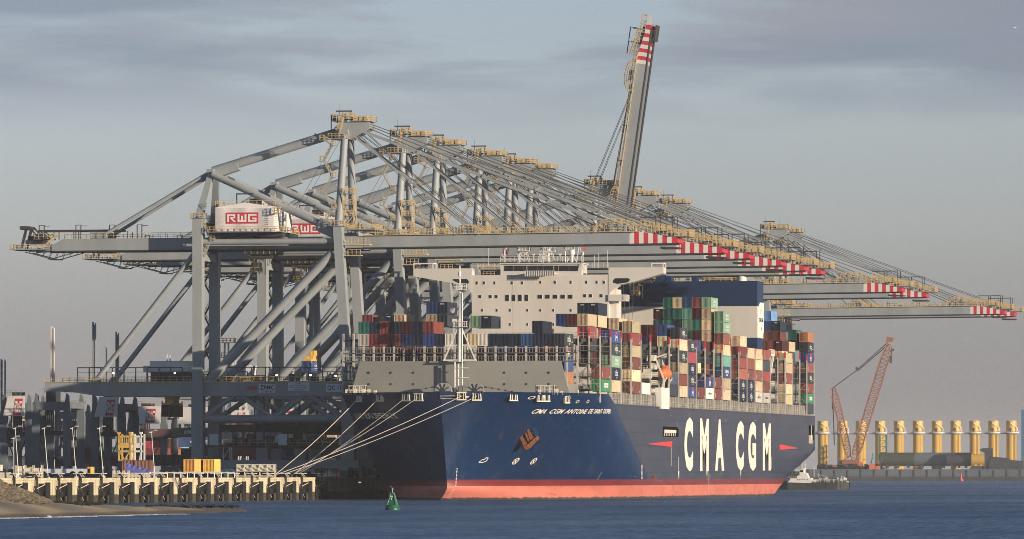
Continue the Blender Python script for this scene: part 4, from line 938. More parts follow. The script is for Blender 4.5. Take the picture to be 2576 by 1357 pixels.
# monkey island and masts
mb = MB(); zr = z4(0, 222).z; mb.rail((p.x, YW, zr), (q.x, YW, zr), 1.3, 1.2, .1)
for x in (890, 905, 1180, 1240, 1430): u = z4(x, 0); mb.beam((u.x, YW + 1, zr), (u.x, YW + 1, zr + 1.9), .18, .18, up=(1, 0, 0)); mb.box(u.x - .3, u.x + .3, YW + .8, YW + 1.2, zr + 1.6, zr + 2.0)
mb.build('roof_railing', ['white'], wh, off=SO)
def lattice(x, z0, z1, w, y=YF + 4):
    mb = MB()
    for sx in (-1, 1):
        for sy in (-1, 1): mb.beam((x + sx * w, y + sy * w, z0), (x + sx * w * .55, y + sy * w * .55, z1), .18, .18, up=(1, 0, 0))
    n = 4
    for k in range(n):
        f0, f1 = k / n, (k + 1) / n; a = w * (1 - .45 * f0); b_ = w * (1 - .45 * f1); za, zb = z0 + (z1 - z0) * f0, z0 + (z1 - z0) * f1
        mb.beam((x - a, y - a, za), (x + b_, y - b_, zb), .1, .1); mb.beam((x + a, y - a, za), (x - b_, y - b_, zb), .1, .1); mb.beam((x - b_, y - b_, zb), (x + b_, y - b_, zb), .12, .12)
    return mb
u = z4(1070, 0).x; v1 = z4(0, 60).z; mb = lattice(u, zr, z4(0, 115).z, 1.3); mb.tube((u, YF + 4, z4(0, 150).z), (u, YF + 4, z4(0, 110).z), .3, 10, r2=1.2); mb.railbox(u - 1.4, u + 1.4, YF + 2.6, YF + 5.4, z4(0, 112).z, t=.12, step=.7, floor=0, h=1.9); mb.beam((z4(1018, 0).x, YF + 4, zr), (z4(1018, 0).x, YF + 4, v1), .5, .5, up=(1, 0, 0)); mb.beam((z4(1018, 0).x, YF + 4, z4(0, 120).z), (u, YF + 4, z4(0, 120).z), .2, .2)
mb.build('radar_mast', ['white'], ship, off=SO)
u = z4(1300, 0).x; mb = lattice(u, zr, z4(0, 118).z, 1.5); mb.tube((u, YF + 4, zr), (u, YF + 4, z4(0, 50).z), .42, 10); mb.box(u - 1.9, u + 1.9, YF + 3, YF + 5, z4(0, 122).z, z4(0, 114).z); mb.railbox(u - 1.7, u + 1.7, YF + 2.8, YF + 5.2, z4(0, 114).z, t=.12, step=.8, h=1.7); mb.box(u - 1.6, u + 1.2, YF + 3, YF + 3.3, z4(0, 78).z, z4(0, 70).z); mb.tube((u + .6, YF + 3.6, z4(0, 70).z), (u + .6, YF + 3.6, v1 - .5), .5, 8)
mb.build('radar_mast', ['white'], ship, off=SO)
u = z4(1525, 0).x; mb = MB(); mb.beam((u - 1.2, YF + 4, zr), (u, YF + 4, z4(0, 140).z), .2, .2); mb.beam((u + 1.2, YF + 4, zr), (u, YF + 4, z4(0, 140).z), .2, .2); mb.tube((u, YF + 4, zr), (u, YF + 4, z4(0, 145).z), .35, 10)
for i in range(8): a0_ = math.pi * i / 8; a1_ = math.pi * (i + 1) / 8; zc = z4(0, 130).z; mb.tube((u, YF + 4, zc - .95 * math.cos(a0_)), (u, YF + 4, zc - .95 * math.cos(a1_)), max(.02, .8 * math.sin(a0_)), 16, r2=max(.02, .8 * math.sin(a1_)), cap=False)
mb.railbox(u - 1.6, u + .6, YF + 3, YF + 5, z4(0, 98).z, t=.12, step=.6, h=1.4, floor=0); w_ = z4(1595, 0).x; mb.beam((w_ - .6, YF + 4, zr), (w_, YF + 4, v1), .16, .16); mb.beam((w_ + 1.0, YF + 4, zr), (w_ + .1, YF + 4, v1), .12, .12); mb.beam((w_, YF + 4, z4(0, 75).z), (w_ + .9, YF + 4, v1), .1, .1)
for x, zz_ in ((1630, 135), (1462, 130)): t_ = z4(x, zz_); mb.tube((t_.x, YF + 4, zr), (t_.x, YF + 4, t_.z), .12, 8); mb.tube((t_.x, YF + 4, t_.z - .3), (t_.x, YF + 4, t_.z + .5), .28, 10)
for x, zz_ in ((740, 75), (1787, 130), (1870, 100), (1748, 150)): t_ = z4(x, zz_); mb.beam((t_.x, YF + 3, zw), (t_.x, YF + 3, t_.z), .09, .09, up=(1, 0, 0))
mb.build('signal_mast', ['white'], ship, off=SO)
mk('flag_purple', (.25, .06, .12), .8); mk('flag_red', (.6, .03, .05), .8)
mb = MB(); u = z4(905, 82)
for k, (m_, c_) in enumerate(((0, 0), (1, 1), (0, 0))): mb.add([(u.x - .9 + .5 * k, YF + 4, u.z + .2 - .3 * k), (u.x - .4 + .5 * k, YF + 4.2, u.z + .5 - .2 * k), (u.x - .5 + .4 * k, YF + 4.1, u.z - 1.5 - .1 * k), (u.x - 1.1 + .4 * k, YF + 4, u.z - 1.9)], [(0, 1, 2, 3)], m_)
mb.beam((u.x - 1.1, YF + 4, zr), (u.x - .2, YF + 4, u.z + 1), .06, .06, 1); mb.build('courtesy_flag', ['flag_purple', 'white'], ship, off=SO)
mb = MB(); u = z4(1645, 88); mb.add([(u.x - .3, YF + 4, u.z + .4), (u.x + .4, YF + 4.2, u.z + .3), (u.x + .4, YF + 4.1, u.z - .4), (u.x - .2, YF + 4, u.z - .3)], [(0, 1, 2, 3)]); mb.build('signal_flag', ['flag_red'], ship, off=SO)
# lifeboat in its davit on the port side
mb = MB(); lb = at(1671, 940, X=-255.3)
n = 12; rings = []
for i in range(n + 1):
    t_ = -1 + 2 * i / n; r_ = math.sqrt(max(0.0, 1 - abs(t_) ** 2.6)); rings.append((t_, r_))
vs = []; m_ = 14
for t_, r_ in rings:
    for k in range(m_):
        a = 2 * math.pi * k / m_; cz = math.sin(a); vs.append((lb.x + math.cos(a) * 1.7 * max(r_, .05), lb.y + t_ * 3.9, lb.z + (cz * 1.55 if cz < 0 else cz * 1.5) * max(r_, .05)))
fs = [(i * m_ + k, i * m_ + (k + 1) % m_, (i + 1) * m_ + (k + 1) % m_, (i + 1) * m_ + k) for i in range(n) for k in range(m_)]
mb.add(vs, fs, 0, True); mb.box(lb.x - .6, lb.x + .6, lb.y + 1.0, lb.y + 2.4, lb.z + 1.2, lb.z + 1.9)
mb.build('lifeboat', ['orange'], ship, off=SO)
mb = MB()
for y in (lb.y - 4.2, lb.y + 4.2):
    mb.beam((lb.x + .3, y, 25), (lb.x + .6, y, 28.5), .5, .5); mb.beam((lb.x + .6, y, 28.5), (lb.x - 1.5, y, 33.8), .4, .4); mb.beam((lb.x - 1.5, y, 33.8), (lb.x + 1.2, y, 34.6), .35, .35); mb.beam((lb.x - 1.2, y + 1.5, 25), (lb.x + 1.2, y, 29), .3, .3)
for z in (25, 27, 29, 31): mb.rail((-255.0, 1588, z), (-255.0, 1600, z), 1.1, 1.2, .1)
for k in range(10): yy = 1588 + random.random() * 12; zz_ = 25 + random.random() * 9; mb.box(-257, -255.2, yy, yy + random.uniform(.5, 2), zz_, zz_ + random.uniform(.4, 1.6))
mb.build('boat_davit', ['pale'], ship, off=SO)

# ---------------- engine casing and funnel
mk('casing_blue', (.008, .028, .085), 0.45, var=.08); mk('emblem', (.80, .76, .70), .5, var=.03)
YC = 1788.6
def P2(x, y): return at(x, y, Y=YC)
xa, xb = SX - 24, P2(1905, 0).x; z1, z2, z3 = P2(0, 717).z, P2(0, 779).z, P2(0, 857).z
mb = MB(); mb.box(xa, xb, YC, YC + 11.5, 22, z3, 0); mb.box(xa, xb, YC, YC + 11.5, z3, z2, 1); mb.box(xa, xb, YC, YC + 11.5, z2, z1, 0)
for x, w, h in ((1590, 3, 1.6), (1660, 3, 1.7), (1680, 1.6, 1.4), (1745, 1.4, 1.2)): p = P2(x, 717); mb.box(p.x - w / 2, p.x + w / 2, YC + 1, YC + 5, z1, z1 + h, 0)
cs = mb.build('engine_casing', ['casing_blue', 'ship_beam'], ship, off=SO)
mb = MB(); y0_, y1_ = YC + 1.2, YC + 11.4; zb_, zt_2 = P2(0, 856).z, P2(0, 769).z; pts = [(y0_, zb_), (y0_ + 6.5, zb_), (y1_, zb_ + 1.6), (y1_, zt_2), (y0_ + 3.5, zt_2), (y0_, zt_2 - 1.4)]
mb.prism(pts, xb + .01, xb + .12, 'x', 0)
text_on(mb, 'CMA CGM', (xb + .16, y0_ + 1.2, zb_ + 4.2), (0, 1, 0), (0, 0, 1), 7.5, 1.1, 1, .03)
mb.add([(xb + .16, y0_ + 4, zb_ + 6.2), (xb + .16, y0_ + 5.6, zb_ + 7.2), (xb + .16, y0_ + 4.8, zb_ + 8)], [(0, 1, 2)], 2); mb.add([(xb + .16, y0_ + 5, zb_ + 3), (xb + .16, y0_ + 6.6, zb_ + 2.4), (xb + .16, y0_ + 5.8, zb_ + 1.8)], [(0, 1, 2)], 2)
mb.build('funnel_emblem', ['emblem', 'sign_blue', 'mark_red'], cs, off=SO)
mb = MB(); p = P2(1858, 700); mb.tube((p.x, YC + 6, z1), (p.x, YC + 6, z1 + 2.3), 1.3, 18); mb.build('exhaust_pipe', ['white'], cs, off=SO)
mb = MB()
for x, y0_, y1_ in ((2146, 1355, 1400),): pass
mb.beam((-255.5, YP(19) + 5, 25), (-255.5, YP(19) + 5, 37), .5, .5, up=(1, 0, 0)); mb.beam((-255.5, YP(19) + 5, 32), (-255.5, YP(19) + 12, 37.6), .5, .8); mb.beam((-255.5, YP(19) + 2, 37.5), (-255.5, YP(19) + 13, 37.8), .6, .5); mb.rail((-255.2, YP(19) + 2, 37.9), (-255.2, YP(19) + 13, 37.9), 1.2, 1, .12)
for k in range(3): mb.rail((-255.2, YP(19) + 1, 26 + 3.4 * k), (-255.2, YP(20) - 2, 26 + 3.4 * k), 1.2, 1.2, .1)
mb.build('provision_crane', ['pale'], ship, off=SO)

# ---------------------------------------------------------------- containers
COL = dict(navy=(.016, .026, .055), blue=(.02, .06, .19), brown=(.20, .055, .04), maroon=(.085, .016, .018), red=(.28, .038, .036), cream=(.60, .47, .29), white=(.66, .62, .54),
           green=(.025, .22, .09), teal=(.025, .14, .11), grey=(.035, .045, .052), orange=(.34, .11, .05), palegreen=(.17, .30, .19), slate=(.05, .07, .10), pink=(.55, .05, .12), lightblue=(.12, .30, .55), yellow=(.65, .36, .05), lightgrey=(.30, .33, .38), tealight=(.15, .42, .32))
CN = dict(navy='navy blue', blue='blue', brown='rust brown', maroon='dark maroon', red='red', cream='cream', white='white', green='green', teal='teal green', grey='charcoal grey', orange='orange brown', palegreen='pale green', slate='slate blue', pink='magenta red', lightblue='light blue', yellow='orange yellow', lightgrey='pale grey', tealight='light green')
for k, c_ in COL.items():
    mk('box_' + k, c_, .5, var=.16, vs=.45); t = M['box_' + k].node_tree; b = t.nodes['Principled BSDF']; src = b.inputs['Base Color'].links[0].from_socket
    oi = t.nodes.new('ShaderNodeObjectInfo'); hs = t.nodes.new('ShaderNodeHueSaturation'); vr = t.nodes.new('ShaderNodeMapRange'); vr.inputs[3].default_value = .62; vr.inputs[4].default_value = 1.25
    hr = t.nodes.new('ShaderNodeMapRange'); hr.inputs[3].default_value = .485; hr.inputs[4].default_value = .515; mdl = t.nodes.new('ShaderNodeMath'); mdl.operation = 'FRACT'; ml = t.nodes.new('ShaderNodeMath'); ml.operation = 'MULTIPLY'; ml.inputs[1].default_value = 17.3
    t.links.new(oi.outputs['Random'], vr.inputs[0]); t.links.new(oi.outputs['Random'], ml.inputs[0]); t.links.new(ml.outputs[0], mdl.inputs[0]); t.links.new(mdl.outputs[0], hr.inputs[0]); t.links.new(hr.outputs[0], hs.inputs['Hue']); t.links.new(vr.outputs[0], hs.inputs['Value']); hs.inputs['Saturation'].default_value = .92; t.links.new(src, hs.inputs['Color']); t.links.new(hs.outputs[0], b.inputs['Base Color'])
CW, CLn, CHt = 2.38, 12.19, 2.74
def corr(mb, p, u, v, W, H, n, depth, nn):
    """corrugated panel: p origin, u width direction, v up, nn outward"""
    p = Vector(p); u = Vector(u); v = Vector(v); nn = Vector(nn); vs = []; prof = []
    for i in range(n):
        x = W * i / n; w = W / n; prof += [(x, 0), (x + w * .35, 0), (x + w * .5, -depth), (x + w * .85, -depth)]
    prof.append((W, 0))
    for a, d in prof: vs += [p + u * a + nn * d, p + u * a + nn * d + v * H]
    mb.add(vs, [(2 * i, 2 * i + 2, 2 * i + 3, 2 * i + 1) for i in range(len(prof) - 1)], 0)
def container_mesh(L, nl, smooth=False):
    mb = MB(); w, l, h = CW / 2, L / 2, CHt; f = .11
    for sx in (-1, 1):
        for sy in (-1, 1): mb.box(sx * w - (f if sx > 0 else 0), sx * w + (f if sx < 0 else 0), sy * l - (f if sy > 0 else 0), sy * l + (f if sy < 0 else 0), 0, h)
        x0 = sx * w - (f * .8 if sx > 0 else 0); x1 = sx * w + (f * .8 if sx < 0 else 0); mb.box(x0, x1, -l + f, l - f, 0, .16); mb.box(x0, x1, -l + f, l - f, h - .1, h)
    for sy in (-1, 1):
        y0 = sy * l - (f * .8 if sy > 0 else 0); y1 = sy * l + (f * .8 if sy < 0 else 0); mb.box(-w + f, w - f, y0, y1, 0, .16); mb.box(-w + f, w - f, y0, y1, h - .12, h)
    mb.box(-w + .05, w - .05, -l + .05, l - .05, h - .06, h - .03); mb.box(-w + .05, w - .05, -l + .05, l - .05, .03, .08)
    corr(mb, (-w + f, -l + .02, .16), (1, 0, 0), (0, 0, 1), CW - 2 * f, h - .28, 7, .20, (0, -1, 0))
    corr(mb, (w - f, l - .02, .16), (-1, 0, 0), (0, 0, 1), CW - 2 * f, h - .28, 9, .07, (0, 1, 0))
    corr(mb, (w - .01, -l + f, .16), (0, 1, 0), (0, 0, 1), L - 2 * f, h - .26, nl, .02, (1, 0, 0))
    corr(mb, (-w + .01, l - f, .16), (0, -1, 0), (0, 0, 1), L - 2 * f, h - .26, nl, .04, (-1, 0, 0))
    return mb
c40 = container_mesh(CLn, 40).data('container_shell', ['box_navy']); c20 = container_mesh(6.06, 20).data('container_shell_short', ['box_navy'])
# lettering panels, one mesh per kind, placed on the +X side (local: side plane x=w)
def side_logo(parts):
    mb = MB(); w = CW / 2 + .03
    for kind, args in parts:
        if kind == 't': s, y, z, W, H, m_, bo = args; text_on(mb, s, (w, y, z), (0, 1, 0), (0, 0, 1), W, H, m_, bo)
        elif kind == 'q': y0, y1, z0, z1, m_ = args; mb.add([(w, y0, z0), (w, y1, z0), (w, y1, z1), (w, y0, z1)], [(0, 1, 2, 3)], m_)
        elif kind == 'p': pts, m_ = args; mb.add([(w, a, b_) for a, b_ in pts], [tuple(range(len(pts)))], m_)
    return mb
cg = [('t', ('CMA', -2.2, 1.45, 4.2, .5, 0, .03)), ('t', ('CGM', -2.2, .9, 4.2, .5, 0, .03)), ('p', ([(-.3, 2.1), (1.0, 2.5), (.6, 2.15)], 0)), ('p', ([(.2, .6), (1.4, .7), (.4, .2)], 0))]
LG = dict(navy=side_logo(cg), grey=side_logo(cg + [('t', ('REEFER', 3.2, .8, 2.2, .25, 0, .02))]), palegreen=side_logo([('t', ('CHINA', -2.6, 1.35, 5.5, .7, 0, .05)), ('t', ('SHIPPING', -2.6, .55, 5.5, .55, 0, .04))]),
          green=side_logo([('q', (-2.6, 3.0, .9, 1.9, 0)), ('t', ('DELMONTE', -2.2, 1.15, 4.6, .45, 2, .03))]), blue=side_logo([('p', ([(-1.6, 2.3), (1.6, 2.3), (1.6, 2.55), (-1.6, 2.55)], 1)), ('p', ([(-1.5, 1.95), (1.5, 1.95), (1.3, 2.2), (-1.3, 2.2)], 1)), ('q', (-1.3, -.7, .4, 1.75, 0)), ('q', (.7, 1.3, .4, 1.75, 0)), ('q', (-.7, .7, 1.1, 1.5, 0))]),
          cream=side_logo([('t', ('H', -4.6, 2.1, .9, .45, 1, .03))]), white=side_logo([('t', ('CMA CGM', -2.6, 1.1, 5.2, .55, 2, .03)), ('p', ([(-.3, 2.0), (1.0, 2.3), (.6, 1.95)], 1))]),
          brown=side_logo([('t', ('TEX', 4.0, .3, 1.4, .4, 0, .02)), ('q', (-5.6, -5.2, .5, 1.6, 0))]), seablue=side_logo([('t', ('CHINA', -3, 1.2, 6, .9, 0, .05)), ('t', ('LINE', -1.8, .5, 3.6, .5, 0, .04))]))
LGD = {k: v.data('lettering', ['white', 'mark_red', 'sign_blue']) for k, v in LG.items()}
fr = MB(); text_on(fr, 'tex', (-.45, -CLn / 2 - .04, 2.15), (1, 0, 0), (0, 0, 1), .9, .28, 0, .02); FRT = fr.data('end_lettering', ['white', 'mark_red', 'sign_blue'])
fr = MB(); text_on(fr, 'H SUD', (-.55, -CLn / 2 - .04, 1.7), (1, 0, 0), (0, 0, 1), 1.1, .2, 1, .02); FRR = fr.data('end_lettering', ['white', 'mark_red', 'sign_blue'])
ORD = ['zeroth', 'first', 'second', 'third', 'fourth', 'fifth', 'sixth', 'seventh', 'eighth', 'ninth', 'tenth', '11th', '12th', '13th', '14th', '15th', '16th', '17th', '18th', '19th', '20th', '21st', '22nd', '23rd', '24th', '25th', '26th']
ncont = 0
def container(x, y, z, col, label, group, rz=0, short=False, logo=None, front=None):
    global ncont; ncont += 1
    o = bpy.data.objects.new('shipping_container', c20 if short else c40); C.objects.link(o); o.location = (x, y, z); o.rotation_euler = (0, 0, rz)
    o.material_slots[0].link = 'OBJECT'; o.material_slots[0].material = M['box_' + col]
    tag(o, label, 'container', group)
    if logo:
        l = bpy.data.objects.new('lettering', LGD[logo]); C.objects.link(l); l.parent = o
    if front:
        l = bpy.data.objects.new('lettering', FRT if front == 't' else FRR); C.objects.link(l); l.parent = o
    return o
TP = 2.84
def X_of(r): return -255.62 if r == 0 else -255.62 - .7 - 2.5 * r
rest = ['navy', 'navy', 'maroon', 'maroon', 'brown', 'blue', 'navy', 'grey', 'teal', 'cream', 'maroon', 'navy', 'brown', 'cream', 'navy', 'brown', 'slate']
H = {k: [0] + [4] * 22 for k in range(25)}
H[0] = [2, 6, 6, 6, 5, 5, 4, 4, 4, 4, 4, 5, 5, 5, 7, 7, 5, 5, 6, 6, 5, 6, 5]
H[1] = [5, 7, 7, 5, 5, 5, 5, 5, 5, 5, 5, 6, 6, 5, 6, 5, 5, 5, 5, 5, 5, 5, 5]
H[2] = [0, 5, 5] + [5] * 20; H[3] = [6, 6, 6] + [5] * 20; H[4] = [1] + [4] * 22
H[5] = [0] * 23; H[6] = [0] * 23
H[7] = [2] + [4] * 22; H[8] = [6, 6, 6, 6] + [5] * 19; H[9] = [5] + [5] * 22; H[10] = [1] + [5] * 22; H[11] = [2] + [5] * 22; H[12] = [2] + [5] * 22
H[13] = [8, 9, 9, 9, 9, 9, 8] + [6] * 16; H[14] = [0] + [5] * 22; H[15] = [6] + [5] * 22; H[16] = [5] + [4] * 22; H[17] = [5] + [4] * 22; H[18] = [5] + [4] * 22; H[19] = [0] * 23
H[20] = [0, 5, 5] + [4] * 20; H[21] = [5] + [5] * 22; H[22] = [0] + [6] * 22; H[23] = [0, 6, 8, 9, 9, 8, 7] + [6] * 16; H[24] = [8, 8, 8, 7, 7, 7] + [6] * 17
PORT = {0: 'green brown', 1: 'cream navy palegreen grey blue', 3: 'brown cream brown cream brown cream', 4: 'white', 7: 'slate slate', 8: 'cream red cream grey cream grey', 9: 'blue grey navy red grey',
        10: 'brown', 11: 'white blue', 12: 'brown brown', 13: 'cream cream blue2 tealight cream brown palegreen palegreen', 15: 'navy navy orange red brown cream', 16: 'navy navy brown orange cream', 17: 'white cream brown cream cream',
        18: 'white brown red slate brown', 21: 'cream cream brown cream cream', 24: 'slate green brown grey brown blue grey orange'}
TOP = {(0, 1): 'cream', (0, 2): 'maroon', (0, 3): 'blue', (1, 1): 'navy', (1, 2): 'navy', (3, 1): 'cream', (3, 2): 'maroon', (8, 1): 'blue', (8, 2): 'maroon', (8, 3): 'maroon', (13, 1): 'teal', (13, 2): 'brown', (13, 3): 'blue', (13, 4): 'cream', (13, 5): 'teal', (13, 6): 'maroon',
       (0, 14): 'navy', (0, 15): 'blue', (1, 12): 'palegreen', (23, 3): 'lightblue', (23, 2): 'navy', (23, 4): 'navy', (24, 1): 'teal', (24, 2): 'navy', (24, 3): 'navy'}
B13 = {(2, 7): 'maroon', (1, 7): 'cream', (1, 6): 'cream', (2, 6): 'teal', (2, 5): 'maroon', (1, 5): 'cream', (6, 7): 'maroon', (4, 7): 'teal', (3, 7): 'tealight', (3, 6): 'palegreen', (4, 6): 'navy'}
F1H = [5, 5, 5, 5, 5, 5, 5, 4, 4, 4, 4, 4, 4, 4, 4, 4, 5, 4, 4][::-1]
F1C = {18: 'white lightgrey white teal', 17: 'x brown red navy', 16: 'x maroon red red', 15: 'x maroon brown navy', 14: 'x brown blue maroon', 13: 'x maroon navy navy', 12: 'x grey blue red', 11: 'x navy navy navy', 10: 'x navy white white', 9: 'x navy teal navy', 8: 'x maroon white cream', 7: 'x navy maroon white',
       6: 'x navy blue navy', 5: 'x navy blue navy', 4: 'x navy maroon navy', 3: 'x blue blue blue', 2: 'x navy navy navy navy', 1: 'x maroon brown navy', 0: 'orange blue grey grey'}
def f1x(r): return -261.6 - 2.5 * r
for r in range(19):
    n = F1H[r]; cols = F1C[r].split(); cols = (['navy'] * 8 + cols)[-n:] if len(cols) < n else cols[-n:]
    for t in range(n):
        if t < 1 and r > 0: continue
        c_ = cols[t] if cols[t] != 'x' else random.choice(rest)
        side = 'port' if r == 0 else ('starboard' if r == 18 else None)
        where = 'at the port edge' if r == 0 else (f'{ORD[r + 1]} row from port' if r < 10 else f'{ORD[19 - r]} row from starboard')
        container(f1x(r), 1506.2, 26.2 + t * TP, c_, f'{CN[c_]} container, {"top tier" if t == n - 1 else ORD[t + 1] + " tier up"}, {where}, stack directly behind the breakwater', 'containers on the foremost bay of the ship', logo='grey' if (r == 0 and t == 3) else ('blue' if r == 0 and t == 2 else ('cream' if r == 8 and t == 3 else None)), front='t' if c_ in ('maroon',) and random.random() < .3 else None)
for k in range(25):
    if k in (5, 6, 19): continue
    y = YP(k) + .5 + CLn / 2
    for r in range(23):
        n = H[k][r]
        for t in range(n):
            fw = H[k - 1][r] if k > 0 else 5
            if k > 1 and k - 1 in (5, 6): fw = 0 if r < 5 or r > 18 else 9
            if k - 1 == 19: fw = 9 if r > 1 else 0
            sd = H[k][r - 1] if r > 0 else 0
            fe = t >= fw; se = t >= sd; top = t == n - 1
            if r == 0: pass
            elif k in (0,) and not (fe or (se and r < 4)): continue
            elif not fe and not se: continue
            elif r >= 2 and not se and k > 13 and t < 5: continue
            if r > 6 and t < 5 and k > 0: continue
            if r > 0 and t < (2 if r < 3 else 4): continue
            if k > 1 and r > 3 and t < 4: continue
            z = (LB0 if r == 0 else LB0 + .7) + t * TP
            if k == 24: z -= 2.1
            if r == 0: c_ = PORT[k].split()[t]
            elif top and (k, r) in TOP: c_ = TOP[(k, r)]
            elif k == 13: c_ = B13.get((r, t), 'teal')
            else: c_ = random.choice(rest)
            logo = None
            if r == 0: logo = {'grey': 'grey', 'navy': 'navy', 'palegreen': 'palegreen', 'green': 'green', 'blue': 'blue', 'cream': 'cream', 'brown': 'brown', 'blue2': 'seablue', 'white': 'white' if k > 5 else None}.get(c_)
            if r == 1 and c_ == 'teal' and top: logo = 'palegreen'
            c_ = {'blue2': 'blue'}.get(c_, c_)
            if k == 13 and r == 1 and c_ == 'teal': c_ = 'palegreen' if top else 'teal'
            bay = f'{ORD[k + 2]} bay from the bow'
            tier = 'top' if top else ORD[t + 1]
            row = 'outermost port stack' if r == 0 else f'{ORD[r + 1]} row from port'
            container(X_of(r), y, z, c_, f'{CN[c_]} container, {tier} tier, {row}, {bay}', 'containers stacked on the deck of the big ship', logo=logo, front=('t' if random.random() < .25 else None) if c_ in ('maroon', 'navy') else ('r' if c_ == 'cream' else None))
print('ship containers', ncont)
# ---------------------------------------------------------------- setting: water, quay, sand
plane('water', -6000, 4000, -200, 30000, 0, 'water')
XQ = -317.0
def with_tide(m, z0=1.7):
    t = m.node_tree; b = t.nodes['Principled BSDF']; src = b.inputs['Base Color'].links[0].from_socket
    g = t.nodes.new('ShaderNodeNewGeometry'); s_ = t.nodes.new('ShaderNodeSeparateXYZ'); t.links.new(g.outputs['Position'], s_.inputs[0])
    n_ = t.nodes.new('ShaderNodeTexNoise'); n_.inputs['Scale'].default_value = .25; n_.inputs['Detail'].default_value = 6; t.links.new(g.outputs['Position'], n_.inputs['Vector'])
    ad = t.nodes.new('ShaderNodeMath'); ad.operation = 'MULTIPLY_ADD'; t.links.new(n_.outputs['Fac'], ad.inputs[0]); ad.inputs[1].default_value = -.8; t.links.new(s_.outputs['Z'], ad.inputs[2])
    r_ = t.nodes.new('ShaderNodeMapRange'); r_.inputs[1].default_value = z0 - .5; r_.inputs[2].default_value = z0 - .3; t.links.new(ad.outputs[0], r_.inputs[0])
    st_ = t.nodes.new('ShaderNodeTexNoise'); st_.inputs['Scale'].default_value = 1; mp_ = t.nodes.new('ShaderNodeMapping'); mp_.inputs['Scale'].default_value = (1, .8, .12); t.links.new(g.outputs['Position'], mp_.inputs[0]); t.links.new(mp_.outputs[0], st_.inputs['Vector'])
    sr = t.nodes.new('ShaderNodeValToRGB'); sr.color_ramp.elements[0].position = .5; sr.color_ramp.elements[0].color = (1, 1, 1, 1); sr.color_ramp.elements[1].position = .8; sr.color_ramp.elements[1].color = (.55, .48, .4, 1); t.links.new(st_.outputs['Fac'], sr.inputs[0])
    mm = t.nodes.new('ShaderNodeMixRGB'); mm.blend_type = 'MULTIPLY'; mm.inputs[0].default_value = 1; t.links.new(src, mm.inputs[1]); t.links.new(sr.outputs[0], mm.inputs[2])
    mx = t.nodes.new('ShaderNodeMixRGB'); mx.inputs[1].default_value = (.050, .045, .022, 1); t.links.new(r_.outputs[0], mx.inputs[0]); t.links.new(mm.outputs[0], mx.inputs[2]); t.links.new(mx.outputs[0], b.inputs['Base Color'])
with_tide(M['concrete'])
mb = MB(); mb.box(XQ - 1.2, XQ, 1130, 2225, -2, 5.0); mb.box(XQ - 1.3, XQ + .12, 1130, 2225.1, 4.6, 5.02)
o = mb.build('quay_wall', ['concrete']); o['kind'] = 'structure'; 
mb = MB(); mb.box(-2200, XQ - 1.2, 1130, 2225, -2, 4.98); mb.box(-2200, XQ - 1.2, 2225, 2300, 4.2, 4.98)
for k in range(12): mb.tube((XQ - 12, 2232 + k * 6, -2), (XQ - 12, 2232 + k * 6, 4.2), .5, 8)
mb.box(-2200, -345, 2225, 2330, -2, 3.9); mb.box(-2200, -760, 2330, 4000, -2, 4.97); mb.build('quay_apron', ['asphalt'])['kind'] = 'structure'
mk('sand', (.52, .38, .22), .95, var=.2, vs=.12, bump=.5, bs=.6); mk('stone', (.20, .155, .10), .9, var=.35, vs=.8); mk('weed', (.02, .022, .012), .9, var=.4)
def wet(m):
    t = m.node_tree; b = t.nodes['Principled BSDF']; src = b.inputs['Base Color'].links[0].from_socket
    g = t.nodes.new('ShaderNodeNewGeometry'); s_ = t.nodes.new('ShaderNodeSeparateXYZ'); t.links.new(g.outputs['Position'], s_.inputs[0])
    r_ = t.nodes.new('ShaderNodeMapRange'); r_.inputs[1].default_value = .22; r_.inputs[2].default_value = .42; t.links.new(s_.outputs['Z'], r_.inputs[0])
    mx = t.nodes.new('ShaderNodeMixRGB'); mx.inputs[1].default_value = (.17, .12, .07, 1); t.links.new(r_.outputs[0], mx.inputs[0]); t.links.new(src, mx.inputs[2]); t.links.new(mx.outputs[0], b.inputs['Base Color'])
wet(M['sand'])
# sand spit: ridge that tapers towards the right
def sand_h(x, y):
    e = at(0, Y=y)
    return 0
mb = MB(); NX, NY = 90, 26
def spit_front(u): return 858 + 150 * u ** 1.15 + 3 * math.sin(u * 23) + 2 * math.sin(u * 51)
def spit_back(u): return 1250 - 150 * u ** .8 + 8 * math.sin(u * 9)
for i in range(NX + 1):
    u = i / NX; xpx = -40 + 675 * u
    for j in range(NY + 1):
        v = j / NY; y = spit_front(u) + (spit_back(u) - spit_front(u)) * v
        X = -y * math.tan(TH - math.atan((xpx - CX) / FD)); prof = math.sin(math.pi * min(1, v * 1.0)) ** .7 if 0 < v < 1 else 0
        z = -.12 + (1.15 * (1 - u) ** .8 + .12) * prof * (1 + .18 * math.sin(u * 31 + v * 9)) * (1 if u < .97 else (1 - u) / .03)
        mb.v.append((X, y, z))
for i in range(NX):
    for j in range(NY): a = i * (NY + 1) + j; mb.f.append((a, a + NY + 1, a + NY + 2, a + 1)); mb.m.append(0); mb.s.append(True)
mb.build('sand_spit', ['sand'])['kind'] = 'structure'
mb = MB(); rs_ = random.Random(3)
